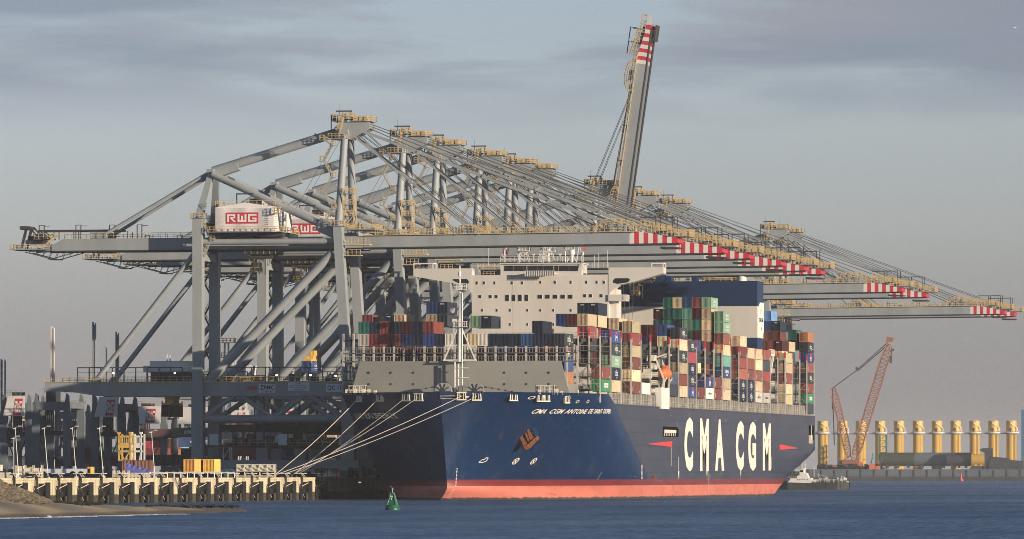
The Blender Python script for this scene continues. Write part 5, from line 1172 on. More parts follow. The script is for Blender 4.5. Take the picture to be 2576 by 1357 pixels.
def rock(mb, p, r, rg, flat_=.7):
    n0 = len(mb.v); vs = []
    for a, b_, c_ in ((1, 0, 0), (-1, 0, 0), (0, 1, 0), (0, -1, 0), (0, 0, 1), (0, 0, -1), (.7, .7, .5), (-.7, .7, .5), (.7, -.7, .5), (-.7, -.7, .5)):
        k = r * rg.uniform(.7, 1.2); vs.append((p[0] + a * k, p[1] + b_ * k, p[2] + c_ * k * flat_))
    fs = [(4, 6, 7), (4, 7, 9), (4, 9, 8), (4, 8, 6), (0, 6, 8), (2, 7, 6), (1, 9, 7), (3, 8, 9), (0, 2, 6), (2, 1, 7), (1, 3, 9), (3, 0, 8), (5, 2, 0), (5, 1, 2), (5, 3, 1), (5, 0, 3)]
    mb.add(vs, fs, 0)
for k in range(3600):
    u = rs_.random() ** 1.3; xpx = -10 + 140 * u; y = rs_.uniform(1120, 1215)
    top = 4.4 * (1 - u) ** .9 * (1 - abs(y - 1170) / 60) + .5
    X = -y * math.tan(TH - math.atan((xpx - CX) / FD)); rock(mb, (X, y, max(.3, top) * rs_.uniform(.75, 1)), rs_.uniform(.3, .75), rs_)
tag(mb.build('rubble_slope', ['stone']), kind='stuff', label='heap of grey armour stones beside the quay end', cat='rubble')
mb = MB()
for k in range(420):
    xpx = rs_.choice([rs_.uniform(100, 260), rs_.uniform(370, 600)]); y = rs_.uniform(1075, 1110) if xpx > 300 else rs_.uniform(1080, 1190); X = -y * math.tan(TH - math.atan((xpx - CX) / FD)); rock(mb, (X, y, .75 if xpx < 300 else .5), rs_.uniform(.15, .55), rs_, .5)
tag(mb.build('seaweed_clumps', ['weed']), kind='stuff', label='dark wrack and stones on the sand spit', cat='seaweed')
mb = MB(); mk('foam', (.5, .52, .54), .6, var=.1)
for k in range(80):
    u = rs_.random() ** 1.2 * .72; y = spit_front(u) - rs_.uniform(0, 3); xpx = -40 + 675 * u; X = -y * math.tan(TH - math.atan((xpx - CX) / FD)); L_ = rs_.uniform(.3, 2.2); mb.box(X, X + L_ * 1.4, y, y + .4, 0.0, rs_.uniform(.03, .09))
tag(mb.build('surf_foam', ['foam']), kind='stuff', label='thin white foam line along the sandbank edge', cat='foam')

# fenders along the quay wall
mk('pile_black', (.016, .015, .014), .8, var=.2); mk('yard_crane_shade_grey', (.15, .175, .195), .55, var=.1); mk('rubber', (.010, .0095, .009), .8, var=.2)  # yard crane paint darkened to carry the shadow lying on the legs
def make_fender():
    r_ = empty('quay_fender', (XQ, 0, 5), cat='fender', group='fender units along the quay wall')
    mb = MB(); mb.box(.05, 1.3, -1.5, 1.5, -2.6, -1.0); mb.prism([(.05, -2.6), (1.3, -2.6), (.9, -3.4), (.05, -3.4)], -1.4, 1.4, 'y'); mb.box(1.3, 1.55, -1.6, 1.6, -5.2, -.8, 0); 
    for k in range(8): mb.box(1.55, 1.6, -1.5, 1.5, -5 + k * .55, -4.8 + k * .55)
    mb.build('fender_panel', ['rubber'], r_)
    mb = MB()
    for y in (-4.6, -3.6): mb.tube((.35, y, -5.6), (.35, y, .6), .16, 8); mb.beam((.35, y, .6), (-.6, y + .5, .9), .2, .2)
    mb.box(.2, .4, -5.4, -2.8, -2.4, -2.2); mb.box(.1, .9, -5.0, -3.2, -3.6, -2.6, 1); mb.box(.1, .5, -5.4, -4.8, -5.6, -1.5, 1)
    mb.build('mooring_frame', ['pile_black', 'rubber'], r_)
    mb = MB(); mb.box(-1.0, 1.2, -4.8, -3.0, .82, .96); mb.beam((.3, -4.8, .9), (.9, -4.9, .2), .12, .12); mb.beam((.3, -3.2, .9), (.9, -3.1, .2), .12, .12); mb.tube((.3, -4.2, -2.0), (1.3, -1.6, -1.2), .07, 6); mb.tube((.2, -6.2, -1.6), (.5, -2.0, -4.4), .05, 5)
    mb.build('ladder_top', ['pale'], r_)
    return r_
f0 = make_fender(); fenders = [f0]
for k in range(1, 17): fenders.append(copy_tree(f0))
for k, f in enumerate(fenders):
    f.location.y = 1228 + 17.1 * k
    f['label'] = f'black fender unit on the quay wall, {ORD[k + 1]} from the left end' if k < 15 else ('black fender unit on the quay wall, last sunlit one beside the hull' if k == 15 else 'black fender unit on the quay wall, in shadow beside the bow')

# leaning lamp posts on the quay edge
for k, (xt, yt, xb_, yb_) in enumerate(((38, 1076, 47, 1198), (111, 1076, 121, 1198), (182, 1076, 192, 1198), (250, 1076, 260, 1195), (381, 1086, 389.5, 1190), (34.5, 1101, 34.8, 1186))):
    p = at(xb_, Y=None, X=-319.5 - (14 if k == 5 else 0)); p.z = 5; q = at(xt, yt, Y=p.y)
    mb = MB(); d = q - p; mb.tube((0, 0, 0), d, .09, 8, 0, r2=.05); mb.beam(d, d + Vector((.8, 0, .2)), .06, .06); mb.box(d.x + .6, d.x + 1.2, -.2, .2, d.z + .2, d.z + .34); mb.box(-.3, .3, -.3, .3, 0, .3); mb.box(d.x - .4, d.x + .1, -.15, .15, d.z - .3, d.z - .1)
    o = mb.build('lamp_post', ['white'], None, loc=p); tag(o, ['white lamp post leaning left, first at the left beside the pallets', 'white leaning lamp post before the pale grey raised container', 'white leaning lamp post before the narrow yard crane legs', 'white leaning lamp post left of the yellow lattice frame', 'thin white lamp post right of the white lattice frame', 'short upright white post beside the leftmost leaning lamp post'][k], 'lamp post', 'lamp posts on the quay')
# apron goods
def apron(x, X=None): p = at(x, X=X or -322); p.z = 5; return p
mb = MB(); p = apron(22)
for a, b_, c_, h, z in ((-2, 0, 0, 1.3, 0), (.1, 2.2, 0, 1.1, 0), (-1.2, .6, 0, 1.2, 1.35), (2.3, 3.6, 0, 1, 0)): mb.box(a, b_, -.8, .8, z, z + h)
tag(mb.build('crate_stack', ['pale'], loc=p - Vector((2, 0, 0))), 'pale concrete blocks piled at the left end of the quay', 'blocks')
def rack(x0, x1, ytop, label, name='pallet_rack', lattice_=False, X=-321):
    a, b_ = apron(x0, X), apron(x1, X); L = at(x1, X=X).y - a.y; h = at(x0, ytop, X=X).z - 5; mb = MB(); w = (at(x1, Y=a.y).x - a.x); n = max(3, int(w / 1.4))
    mb.box(0, w, -.1, .1, .25, .45); mb.box(0, w, 1, 1.2, .25, .45); mb.box(0, w, -.1, 1.2, h * .45, h * .5)
    for k in range(n + 1):
        x = w * k / n; mb.box(x - .08, x + .08, -.1, .06, 0, h); mb.box(x - .08, x + .08, 1.1, 1.2, 0, h)
        if k < n:
            if lattice_: mb.beam((x, 0, h * .95), (x + w / n, 0, h * .5), .12, .18); mb.box(x, x + w / n, -.05, .05, h - .15, h)
            else: mb.box(x + .15, x + w / n * .8, .1, .9, h * .52, h * random.uniform(.75, 1)); mb.box(x + .2, x + w / n * .7, .1, .9, .5, h * .42, 1 if k % 2 else 0)
    if lattice_: mb.box(0, w, .3, .4, h * .5, h * .95, 0)
    return tag(mb.build(name, ['pale', 'steel_dark'], loc=a), label, 'rack')
rack(40, 104, 1171, 'pale pallet rack with stacked goods near the left end of the quay')
rack(284, 322, 1184, 'low pallet rack in front of the brown box, left of the blue tarpaulin'); 
rack(596, 691, 1168, 'white lattice guard frame on the quay edge, left of the mooring ropes', 'guard_frame', True)
mb = MB(); a = apron(370); w = at(590, Y=a.y).x - a.x
mb.tube((0, 0, 1.05), (w, 0, 1.05), .12, 8)
for k in range(14): x = w * k / 13; mb.tube((x, 0, 0), (x, 0, 1.05), .12, 8); mb.box(x - .3, x + .1, -.1, .1, 1.05, 1.25)
tag(mb.build('pipe_rail', ['white'], loc=a), 'long white pipe rail along the quay edge before the yellow boxes', 'pipe rail')
mk('tarp', (.12, .13, .42), .55, var=.3, vs=1.2, bump=.8, bs=1.5)
mb = MB(); a = apron(320, -324); mb.box(0, 4.8, -1, 1, .9, 1.2, 1)
for k in range(6): mb.tube((.5 + k * .8, -1, .45), (.5 + k * .8, 1, .45), .45, 10, 1)
n = 14
for k in range(n):
    x0, x1 = k * .36, (k + 1) * .36; h0 = 1.2 + (1.9 - .11 * k) * (.85 + .15 * math.sin(k * 2.1)); h1 = 1.2 + (1.9 - .11 * (k + 1)) * (.85 + .15 * math.sin((k + 1) * 2.1))
    mb.add([(x0, -1.1, 1.1), (x1, -1.1, 1.1), (x1, -.9, h1 - .3), (x0, -.9, h0 - .3), (x1, .9, h1), (x0, .9, h0)], [(0, 1, 2, 3), (3, 2, 4, 5)], 0)
mb.add([(0, -1.1, 1.1), (0, -.9, 2.8), (0, .9, 3.1), (0, 1.1, 1.1)], [(0, 1, 2, 3)], 0)
tag(mb.build('covered_trailer', ['tarp', 'pale'], loc=a), 'low trailer whose load is wrapped in a blue tarpaulin', 'trailer')
# yellow and white lattice frames
for nm, x0, x1, col, lab in (('yellow', 299, 328, 'yellow', 'yellow lattice lifting frame standing beside the white one'), ('white', 331, 355, 'white', 'white lattice frame standing right of the yellow lattice frame')):
    X = -334; p = at(x0, X=X); q = at(x1, Y=p.y); p.z = 5; w = q.x - p.x; h = at(x0, 1092, Y=p.y).z - 5; zb = 3.8 if nm == 'yellow' else 0; mb = MB()
    for x in (0, w):
        for y in (0, 3): mb.box(x - .15, x + .15, y - .15, y + .15, 0 if nm == 'white' else zb - .3, h)
    for z in (h - .5, h * .78, h * .5 + 1): mb.box(0, w, -.15, .15, z - .25, z + .15); mb.box(0, w, 2.85, 3.15, z - .2, z + .1)
    mb.box(.1, w - .1, -.1, .1, h * .68, h * .78); mb.beam((0, 0, h * .62), (w / 2, 0, zb), .2, .2); mb.beam((w, 0, h * .62), (w / 2, 0, zb), .2, .2); mb.box(0, w, -.1, .1, zb - .3, zb)
    for k in range(7): mb.box(w * k / 6 - .05, w * k / 6 + .05, -.1, .05, h * .8, h * .92)
    for x in (0, w): mb.box(x - .3, x + .3, -.3, .3, h, h + .4)
    for z in range(int(zb), int(h)): mb.box(w - .5, w, .9, 1.0, z, z + .08)
    tag(mb.build('lifting_frame', [col], loc=p), lab, 'lifting frame', 'lattice frames on the quay')
container(at(353, X=-324).x, at(310, X=-327).y, 5.9, 'brown', 'dark brown box on the low rack left of the blue tarpaulin', 'boxes on the quay', rz=R(90), short=True)
# three yellow boxes on the quay
for x, c_, lab in ((487, 'yellow', 'orange yellow container, left one of the two dull ones on the quay'), (509, 'yellow', 'orange yellow container, right one of the two dull ones on the quay')):
    p = at(x, X=-322.5); container(p.x - 1, p.y + 3, 6.2, c_, lab, 'yellow containers on the quay', short=True)
p = at(533, X=-320.6); container(p.x, p.y, 6.2, 'yellow', 'bright orange yellow container lit by the sun, right end of its row', 'yellow containers on the quay', short=True)

# ---------------------------------------------------------------- container yard
yard = [  # x0, y0(top), Y, colour, along ('x' shows its long side, 'e' its end), text, label
 (42, 1111, 1850, 'lightgrey', 'x', None, 'pale grey container raised above the dark stacks at left'),
 (0, 1100, 1880, 'navy', 'x', 'CGM', 'black navy container with CGM lettering at the left edge'), (22, 1078, 1900, 'navy', 'x', 'APL', 'navy container with APL lettering behind the leaning lamp post'),
 (-92, 1078, 1905, 'teal', 'x', None, 'green corrugated container at the left edge of the yard'),
 (79, 1078, 1985, 'green', 'e', None, 'green container end beside the light green end in the yard'), (102, 1078, 1985, 'tealight', 'e', None, 'light green container end in the yard at left'), (123, 1078, 1985, 'orange', 'e', None, 'orange brown container end right of the light green one'),
 (104, 1092, 1940, 'navy', 'x', 'CMA CGM', 'navy container with lettering behind the second leaning lamp post'),
 (79, 1102, 1985, 'brown', 'e', None, 'rust brown container end under the green one in the yard'), (123, 1102, 1985, 'orange', 'e', None, 'lower orange brown container end in the yard at left'),
 (354, 1078, 1950, 'maroon', 'x', None, 'long dark red container on top of the yard stack right of the frames'),
 (350, 1102, 1970, 'maroon', 'e', None, 'dark maroon container end left of the CHINA container'), (382, 1084, 1960, 'teal', 'e', 'CHINA', 'green container end in the row beside the Evergreen one'),
 (412, 1084, 1985, 'tealight', 'e', None, 'light green container end left of the green lettered container'), (430, 1084, 1985, 'slate', 'e', None, 'slate container end left of the green lettered container'),
 (436, 1082, 1900, 'teal', 'x', 'EVERGREEN', 'green container with EVERGREEN lettering'), (450, 1107, 1895, 'blue', 'x', 'ONE', 'blue container below the EVERGREEN container'),
 (362, 1106, 1960, 'pink', 'e', None, 'magenta red container end left of the orange ends'), (385, 1106, 1960, 'maroon', 'e', None, 'maroon container end in the middle tier left of the orange ends'), (414, 1106, 1975, 'orange', 'e', None, 'orange container end in the middle tier, left of the light green end'), (433, 1106, 1985, 'tealight', 'e', None, 'light green container end left of the blue container'),
 (362, 1128, 1960, 'red', 'e', None, 'red container end in the lowest tier behind the white frame'), (385, 1128, 1960, 'brown', 'e', None, 'brown container end in the lowest tier behind the slim post'), (412, 1128, 1975, 'orange', 'e', None, 'orange container end in the lowest tier left of the blue container'),
 (352, 1140, 1700, 'blue', 'e', None, 'dull blue container on the ground right of the white frame'), (384, 1140, 1650, 'grey', 'x', None, 'grey green container on the ground in shade'), (440, 1141, 1760, 'lightgrey', 'x', 'ode', 'pale container with dark lettering low in the yard behind the yellow boxes'),
 (248, 1136, 1850, 'teal', 'x', 'HAPAG', 'dark green container low behind the fourth leaning post'),
 (585, 1119, 1850, 'red', 'x', None, 'red corrugated container on the ground under the nearest crane'), (588, 1099, 1900, 'navy', 'e', None, 'navy container end under the nearest crane portal'), (612, 1096, 1990, 'cream', 'e', None, 'cream container end above the red container'), (632, 1096, 1990, 'orange', 'e', None, 'orange container end above the red container'), (652, 1092, 1990, 'brown', 'e', None, 'brown container end above the red container'), (670, 1094, 1990, 'cream', 'e', None, 'cream container end right of the brown end'), (640, 1075, 1990, 'pink', 'e', None, 'magenta red container end topmost under the crane portal'),
 (250, 1078, 1990, 'white', 'e', None, 'white container end behind the second yard crane'), (272, 1078, 1990, 'cream', 'e', None, 'cream container end behind the second yard crane'), (300, 1078, 1990, 'white', 'e', None, 'white container end beyond the yellow frame'), (322, 1078, 1990, 'cream', 'e', None, 'cream container end beyond the white frame'),
 (768, 1106, 1750, 'maroon', 'e', None, 'dark red container end seen through the rear of the crane portal'), (815, 1130, 1700, 'navy', 'x', 'H.COM', 'navy container with pale lettering beside the hull'), (0, 1137, 1750, 'slate', 'x', None, 'slate blue container on the ground at the left edge'),
 (96, 1140, 1780, 'grey', 'x', None, 'charcoal container on the ground behind the pallet rack'), (190, 1140, 1790, 'maroon', 'x', None, 'dark maroon container on the ground between yard crane legs'), (170, 1118, 1900, 'navy', 'x', None, 'navy container in the second tier between yard crane legs'), (500, 1118, 1920, 'grey', 'x', None, 'charcoal container behind the landside leg of the nearest crane'), (700, 1128, 1800, 'navy', 'x', None, 'navy container on the ground under the machinery deck'), (60, 1066, 1998, 'navy', 'x', None, 'navy container on the top tier far behind the leaning posts'), (150, 1066, 1998, 'slate', 'x', None, 'slate container on the top tier far behind the leaning posts')]
yl = {}
for (x0, y0_, Y, col, al, txt, lab) in yard:
    p = at(x0, y0_, Y=Y); z = max(5.0, p.z - CHt); z = 5.0 + round((z - 5.0) / TP) * TP
    if al == 'x': o = container(p.x + CLn / 2, Y, z, col, lab, 'containers in the yard', rz=R(90)); 
    else: o = container(p.x + CW / 2, Y + CLn / 2, z, col, lab, 'containers in the yard')
    if txt:
        mb = MB(); L_ = 5.2 if al == 'x' else 1.8
        text_on(mb, txt, (p.x + (CLn / 2 - L_ / 2 if al == 'x' else .3), Y - (CW / 2 if al == 'x' else 0) - .06, z + 1.0), (1, 0, 0), (0, 0, 1), L_, .9 if al == 'x' else .5, 0 if txt != 'ode' else 1, .04)
        l = mb.build('lettering', ['white', 'sign_blue'], None, off=(0, 0, 0)); l.parent = o; l.matrix_parent_inverse = Matrix.Translation(o.location).inverted() if al != 'x' else (Matrix.Translation(o.location) @ Matrix.Rotation(R(90), 4, 'Z')).inverted()
# the mass of further stacks beyond, too many to single out in the shade
mb = MB(); ry = random.Random(11)
for row in range(9):
    Y = 2012 + row * 26
    for k in range(46):
        x = -352 - k * 2.7 - row * 6; n_ = ry.choice([2, 3, 4, 4, 5, 5])
        for t_ in range(n_):
            if ry.random() < .9: mb.box(x, x + 2.44, Y, Y + 12.2, 5 + t_ * TP, 5 + t_ * TP + CHt, ry.randrange(10))
tag(mb.build('distant_container_stacks', ['box_navy', 'box_maroon', 'box_brown', 'box_blue', 'box_grey', 'box_teal', 'box_cream', 'box_maroon', 'box_cream', 'box_slate']), 'rows of mixed containers far back in the yard', 'containers', kind='stuff')
# supports under lone raised yard containers: filler stacks
# automated stacking cranes
def yard_crane(x0, x1, ytop, Y, label, panel=True, dark=False):
    p = at(x0, ytop, Y=Y); q = at(x1, ytop, Y=Y); w = q.x - p.x; h = p.z - 5; s_ = h / 22; r_ = empty('stacking_crane', (p.x, Y, 5), label, 'yard crane', 'stacking cranes in the yard'); D = 14
    for x in (.9, w - .9):
        for y in (0, D):
            mb = MB(); mb.prism([(x - .85, 0), (x + .85, 0), (x + 1.0, h * .72), (x + .5, h * .97), (x - .1, h), (x - 1.0, h * .72)], y - .6, y + .6); mb.build('leg', ['yard_crane_shade_grey'], r_)
    mb = MB(); mb.box(.9, w - .9, -.7, .7, h * .80, h * .90, 0); mb.box(.9, w - .9, D - .7, D + .7, h * .80, h * .90, 0); mb.box(0, 1.6, .6, D - .6, h * .82, h * .9, 0); mb.box(w - 1.6, w, .6, D - .6, h * .82, h * .9, 0); mb.box(.9, w - .9, -.2, .2, h * .5, h * .55, 1)
    mb.beam((1.5, 0, h * .5), (w * .45, 0, h * .2), .25, .25, 1); mb.beam((w - 1.5, 0, h * .5), (w * .55, 0, h * .2), .25, .25, 1); mb.build('girder', ['yard_crane_shade_grey', 'steel_dark'], r_)
    mb = MB(); mb.box(0, 1.8, -2, D + 2, .6, 2.0); mb.box(w - 1.8, w, -2, D + 2, .6, 2.0)
    for x in (.9, w - .9):
        for y in (-1, 2, D - 2, D + 1): mb.tube((x - .3, y, .45), (x + .3, y, .45), .45, 8, 1)
    mb.build('bogie', ['yard_crane_shade_grey', 'steel_dark'], r_)
    if panel:
        mb = MB(); z0, z1 = h * .74, h * .985; mb.add([(1.6, -3.6, z0), (w - 1.2, -3.6, z0), (w - 1.8, -.8, z1), (2.2, -.8, z1), (1.6, -3.3, z0), (w - 1.2, -3.3, z0), (w - 1.8, -.5, z1), (2.2, -.5, z1)], [(0, 1, 2, 3), (7, 6, 5, 4), (0, 4, 5, 1), (3, 2, 6, 7), (0, 3, 7, 4), (1, 5, 6, 2)], 0); pn = mb.build('roof_panel', ['stripe_white'], r_)
        up = Vector((0, 2.8, z1 - z0)).normalized(); l = Vector((0, 2.8, z1 - z0)).length; mb = MB(); rwg(mb, Vector((w * .5, -3.6, z0)) + up * l * .05, (1, 0, 0), up, w * .24, l * .8); mb.build('logo_panel', ['red', 'white'], pn)
    mb = MB(); mb.rail((1.5, -.6, h), (w - 1.5, -.6, h), 1.1, 1.5, .08); mb.box(w * .3, w * .55, 2, 7, h * .9, h * 1.03, 1)
    for k in range(6): mb.box(w * .3 + k * .5, w * .3 + k * .5 + .3, 1, 1.3, h * .55, h * .9, 1)
    mb.build('trolley', ['rail_yellow', 'steel_dark'], r_)
    return r_
yard_crane(1, 82, 993, 1640, 'grey stacking crane with RWG roof panel at the left edge of the yard'); yard_crane(82, 178, 990, 1600, 'dark shaded stacking crane behind the tail of the nearest crane beam', panel=False)
yard_crane(230, 315, 996, 1660, 'grey stacking crane with RWG roof panel under the long portal beam'); yard_crane(137, 229, 1018, 1900, 'stacking crane with pale legs between the two nearer panelled ones', panel=False); yard_crane(322, 420, 1020, 1950, 'stacking crane with slanted roof panel left of the hanging dark container')
yard_crane(20, 80, 1052, 2500, 'small distant stacking crane with red RWG panel far left'); yard_crane(440, 540, 1022, 2100, 'distant stacking crane seen right of the hanging dark container'); yard_crane(560, 640, 1030, 2200, 'distant stacking crane framed by the nearest crane legs'); yard_crane(660, 780, 1026, 2150, 'distant stacking crane behind the braces of the QC 11 crane')
# tall steel columns standing far behind
for k, (x, yt, w, Y) in enumerate(((132.5, 822, 10, 1750), (237, 810, 9, 1760), (268, 870, 8, 1900), (295, 835, 9, 1850), (4, 903, 4, 1800), (13, 905, 3, 1800))):
    p = at(x, yt, Y=Y); ww = w / 9.6 / 2; mb = MB(); h = p.z - 5; mb.box(-ww, -ww * .3, -.4, .4, 0, h); mb.box(-ww * .3, ww * .6, -.15, .15, 0, h - .8); mb.box(ww * .6, ww, -.4, .4, 0, h - .3)
    for z in range(4, int(h), 5): mb.box(-ww, ww, -.42, -.3, z, z + .15)
    o = mb.build('steel_column', ['stripe_white' if k == 0 else 'crane_grey'], loc=(p.x, Y, 5)); tag(o, ['pale steel column standing behind the crane tail, nearest the left', 'tallest dark steel column behind the tail of the nearest crane', 'short steel column between the two taller dark ones', 'dark steel column just left of the slanting crane braces', 'thin steel column at the very left edge of the photo', 'thin steel mast just inside the left edge of the photo'][k], 'steel column', 'steel columns behind the cranes')
# distant white gantry and tower bits between the crane legs
for k, (x, y0_, y1_, Y, lab) in enumerate(((570, 862, 930, 1800, 'pale lattice mast with yellow platform between the first crane legs'), (612, 895, 950, 1900, 'slim pale mast right of the yellow platform mast'))):
    p = at(x, y0_, Y=Y); mb = MB(); h = p.z - 5
    for sx in (-1, 1):
        for sy in (-1, 1): mb.beam((sx * 1.3, sy * 1.3, 0), (sx * .5, sy * .5, h), .25, .25, 0, up=(1, 0, 0))
    for z in range(0, int(h) - 4, 4): mb.beam((-1.2, -1.2, z), (1.1, -1.1, z + 4), .15, .15, 0)
    mb.railbox(-2.5, 2.5, -2, 2, h, 1, 1, floor=1, t=.15); mb.railbox(-2.0, 2.0, -2, 2, h - 4, 1, 1, floor=1, t=.15); tag(mb.build('lattice_mast', ['white', 'rail_yellow'], loc=(p.x, Y, 5)), lab, 'mast')
# automated vehicles in the shade
for k, (x, X, lab) in enumerate(((560, -345, 'dark automated guided vehicle in the shade below the red container'), (730, -345, 'dark automated guided vehicle in the shade left of the mooring ropes'), (150, -350, 'dark automated guided vehicle behind the pallet rack'))):
    p = at(x, X=X); mb = MB(); mb.box(-7, 7, -1.5, 1.5, 1.0, 1.9, 0); mb.box(-7.2, -6.4, -1.5, 1.5, .8, 2.3, 1); mb.box(6.4, 7.2, -1.5, 1.5, .8, 2.3, 1)
    for wx in (-5, -3.2, 3.2, 5):
        for sy in (-1, 1): mb.tube((wx, sy * 1.1, .7), (wx, sy * 1.5, .7), .7, 12, 2)
    tag(mb.build('guided_vehicle', ['sign_white', 'yellow', 'rubber'], loc=(p.x, p.y, 5)), lab, 'guided vehicle', 'automated vehicles on the quay')

# ---------------------------------------------------------------- hanging loads
c = cranes[0]
xh = lx(411) ; zt_h = lz(1018)
spreader(c, xh, 0, zt_h + .05, tr=24.2)
container(XR + xh, 1550, zt_h - CHt, 'maroon', 'black container hanging from the spreader below the nearest crane beam', 'containers hanging from spreaders')
def hang(i, x, ytop, col, lab, trz=57):
    c_ = cranes[i]; Yc = c_.location.y; p = at(x, ytop, Y=Yc - 6)
    spreader(c_, p.x - XR, 0, p.z + .05, tr=trz)
    if col: container(p.x, Yc, p.z - CHt, col, lab, 'containers hanging from spreaders', logo='navy' if col == 'blue' else None)
hang(1, 771, 909, 'blue', 'blue container hanging from an orange spreader between the crane legs')
# yellow spreader over the bridge of the ship and a light container below it
c_ = cranes[3]; p = at(1577, 800, Y=c_.location.y - 60); spreader(cranes[2], at(1577, 800, Y=cranes[2].location.y).x - XR, 0, at(1577, 800, Y=cranes[2].location.y).z - 3.2, tr=57)

# ---------------------------------------------------------------- mooring ropes and bollards
mk('hawser', (.68, .62, .52), .8, var=.1)
ends = [(fl[0], 690), (fl[1], 705), (fs_[0], 733), (fs_[1], 745), (fs_[2], 735), (fs_[3], 690)]
rl = ['mooring rope from the left pale fairlead beside the foremast to the quay', 'mooring rope from the right pale fairlead beside the foremast, lowest of all', 'mooring rope from the shaded fairlead nearest the stem', 'mooring rope from the second shaded fairlead left of the stem', 'steep mooring rope from the third shaded fairlead on the starboard bow', 'steepest mooring rope, leftmost on the shaded bow']
for k, (p, xe) in enumerate(ends):
    q = at(xe, X=-318.2); q.z = 5.5; mb = MB(); prev = None; n = 16
    for i in range(n + 1):
        t_ = i / n; v = p.lerp(q, t_) - Vector((0, 0, 1.4 * 4 * t_ * (1 - t_) * .5)) 
        if prev is not None: mb.tube(prev, v, .07, 6, 0, cap=False)
        prev = v
    o = mb.build('mooring_rope', ['hawser'], None, off=q, loc=q); tag(o, rl[k], 'rope', 'mooring ropes of the big ship')
for k, x in enumerate((690, 705, 733, 745)):
    q = at(x, X=-318.2); mb = MB(); mb.tube((0, 0, 0), (0, 0, .7), .35, 12, 0, r2=.28); mb.box(-.55, .55, -.25, .25, .55, .8); tag(mb.build('bollard', ['steel_dark'], loc=(q.x, q.y, 5)), ['dark bollard on the quay edge at the left end of the ropes', 'dark bollard on the quay edge, second holding a rope', 'dark bollard on the quay edge, third holding a rope', 'dark bollard nearest the ship bow'][k], 'bollard', 'bollards on the quay edge')

# ---------------------------------------------------------------- buoys
mk('buoy_green', (.010, .105, .055), .4, var=.15, vs=1); mk('buoy_red', (.65, .03, .04), .4)
p = at(987, 1284, Y=1070); p.z = 0
r_ = empty('green_buoy', (p.x, 1070, 0), 'green navigation buoy with lattice top floating in front of the bow', 'buoy'); 
mb = MB(); mb.tube((0, 0, -.4), (0, 0, .28), 1.22, 24); mb.tube((0, 0, .28), (0, 0, .42), 1.18, 24, r2=1.22); mb.tube((0, 0, .42), (0, 0, .85), 1.22, 24, r2=1.05); mb.build('float', ['buoy_green'], r_)
mb = MB()
for k in range(4):
    a = math.pi / 4 + k * math.pi / 2; mb.beam((math.cos(a) * 1.0, math.sin(a) * 1.0, .8), (math.cos(a) * .34, math.sin(a) * .34, 2.75), .14, .14)
for k in range(4):
    a = math.pi / 2 * k - math.pi / 2; b_ = a + math.pi / 4; cs_ = [(math.cos(a - math.pi / 4), math.sin(a - math.pi / 4)), (math.cos(a + math.pi / 4), math.sin(a + math.pi / 4))]
    mb.add([(cs_[0][0] * .95 * (1 if k % 2 else .98), cs_[0][1] * .95, .85), (cs_[1][0] * .95, cs_[1][1] * .95, .85), (cs_[1][0] * .36, cs_[1][1] * .36, 2.7), (cs_[0][0] * .36, cs_[0][1] * .36, 2.7)], [(0, 1, 2, 3)])
mb.tube((0, 0, 2.7), (0, 0, 2.8), .45, 12); mb.build('tower', ['buoy_green'], r_)
mb = MB(); mb.tube((0, 0, 2.8), (0, 0, 3.3), .1, 8); mb.tube((0, 0, 3.3), (0, 0, 3.5), .16, 8); mb.beam((0, 0, 3.5), (-.1, 0, 3.75), .06, .06); mb.beam((-.1, 0, 3.75), (-.35, 0, 3.85), .05, .05); mb.tube((-.35, -.1, 2.9), (-.7, -.1, 2.5), .06, 6); mb.build('lantern', ['bridge_grey'], r_)
mb = MB(); text_on(mb, 'AM', (-.3, -.62, 2.02), (1, 0, 0), Vector((0, .32, 1)).normalized(), .52, .28, 0, .03, d=.1); text_on(mb, '1', (-.07, -.72, 1.62), (1, 0, 0), Vector((0, .32, 1)).normalized(), .13, .3, 0, .03, d=.1); mb.build('lettering', ['white'], r_)
p = at(2418, 1209, Y=5200); mb = MB(); mb.tube((0, 0, -.5), (0, 0, 1.3), 1.7, 16); mb.tube((0, 0, 1.3), (0, 0, 5.5), .9, 10, r2=.25); mb.tube((0, 0, 5.5), (0, 0, 6.2), .4, 8)
tag(mb.build('red_buoy', ['buoy_red'], loc=(p.x, 5200, 0)), 'small red navigation buoy before the far quay', 'buoy')

# ---------------------------------------------------------------- bunker tanker behind the stern
mk('tanker_hull', (.05, .055, .045), .5, var=.3); 
Yt = 2440; p0 = at(1958, 1232, Y=Yt); p1 = at(2137, 1232, Y=Yt); w = p1.x - p0.x; T = empty('bunker_tanker', (p0.x, Yt, 0), 'small black tanker with white wheelhouse behind the stern of the big ship', 'tanker')
def tz(y): return CH + (HY - y) * (at(2050, Y=Yt).y * math.cos(TH) + 250 * math.sin(TH)) / FD
def tx(x): return at(x, Y=Yt).x - p0.x
mb = MB(); sec = [(0, .5), (.04, 2.2), (.15, 4), (.85, 4), (.96, 3), (1, .8)]
for (a, ha), (b_, hb_) in zip(sec, sec[1:]):
    zt0, zt1 = [(tz(1214) + (1.2 if s < .1 else (.8 if s > .94 else 0))) for s in (a, b_)]
    mb.add([(a * w, -ha, -.5), (b_ * w, -hb_, -.5), (b_ * w, -hb_, zt1), (a * w, -ha, zt0), (a * w, ha, -.5), (b_ * w, hb_, -.5), (b_ * w, hb_, zt1), (a * w, ha, zt0)], [(0, 1, 2, 3), (7, 6, 5, 4), (3, 2, 6, 7)])
for k in range(12): mb.box(w * k / 12, w * k / 12 + .1, -4.05, -3.95, .5, tz(1216))
mb.build('hull', ['tanker_hull'], T)
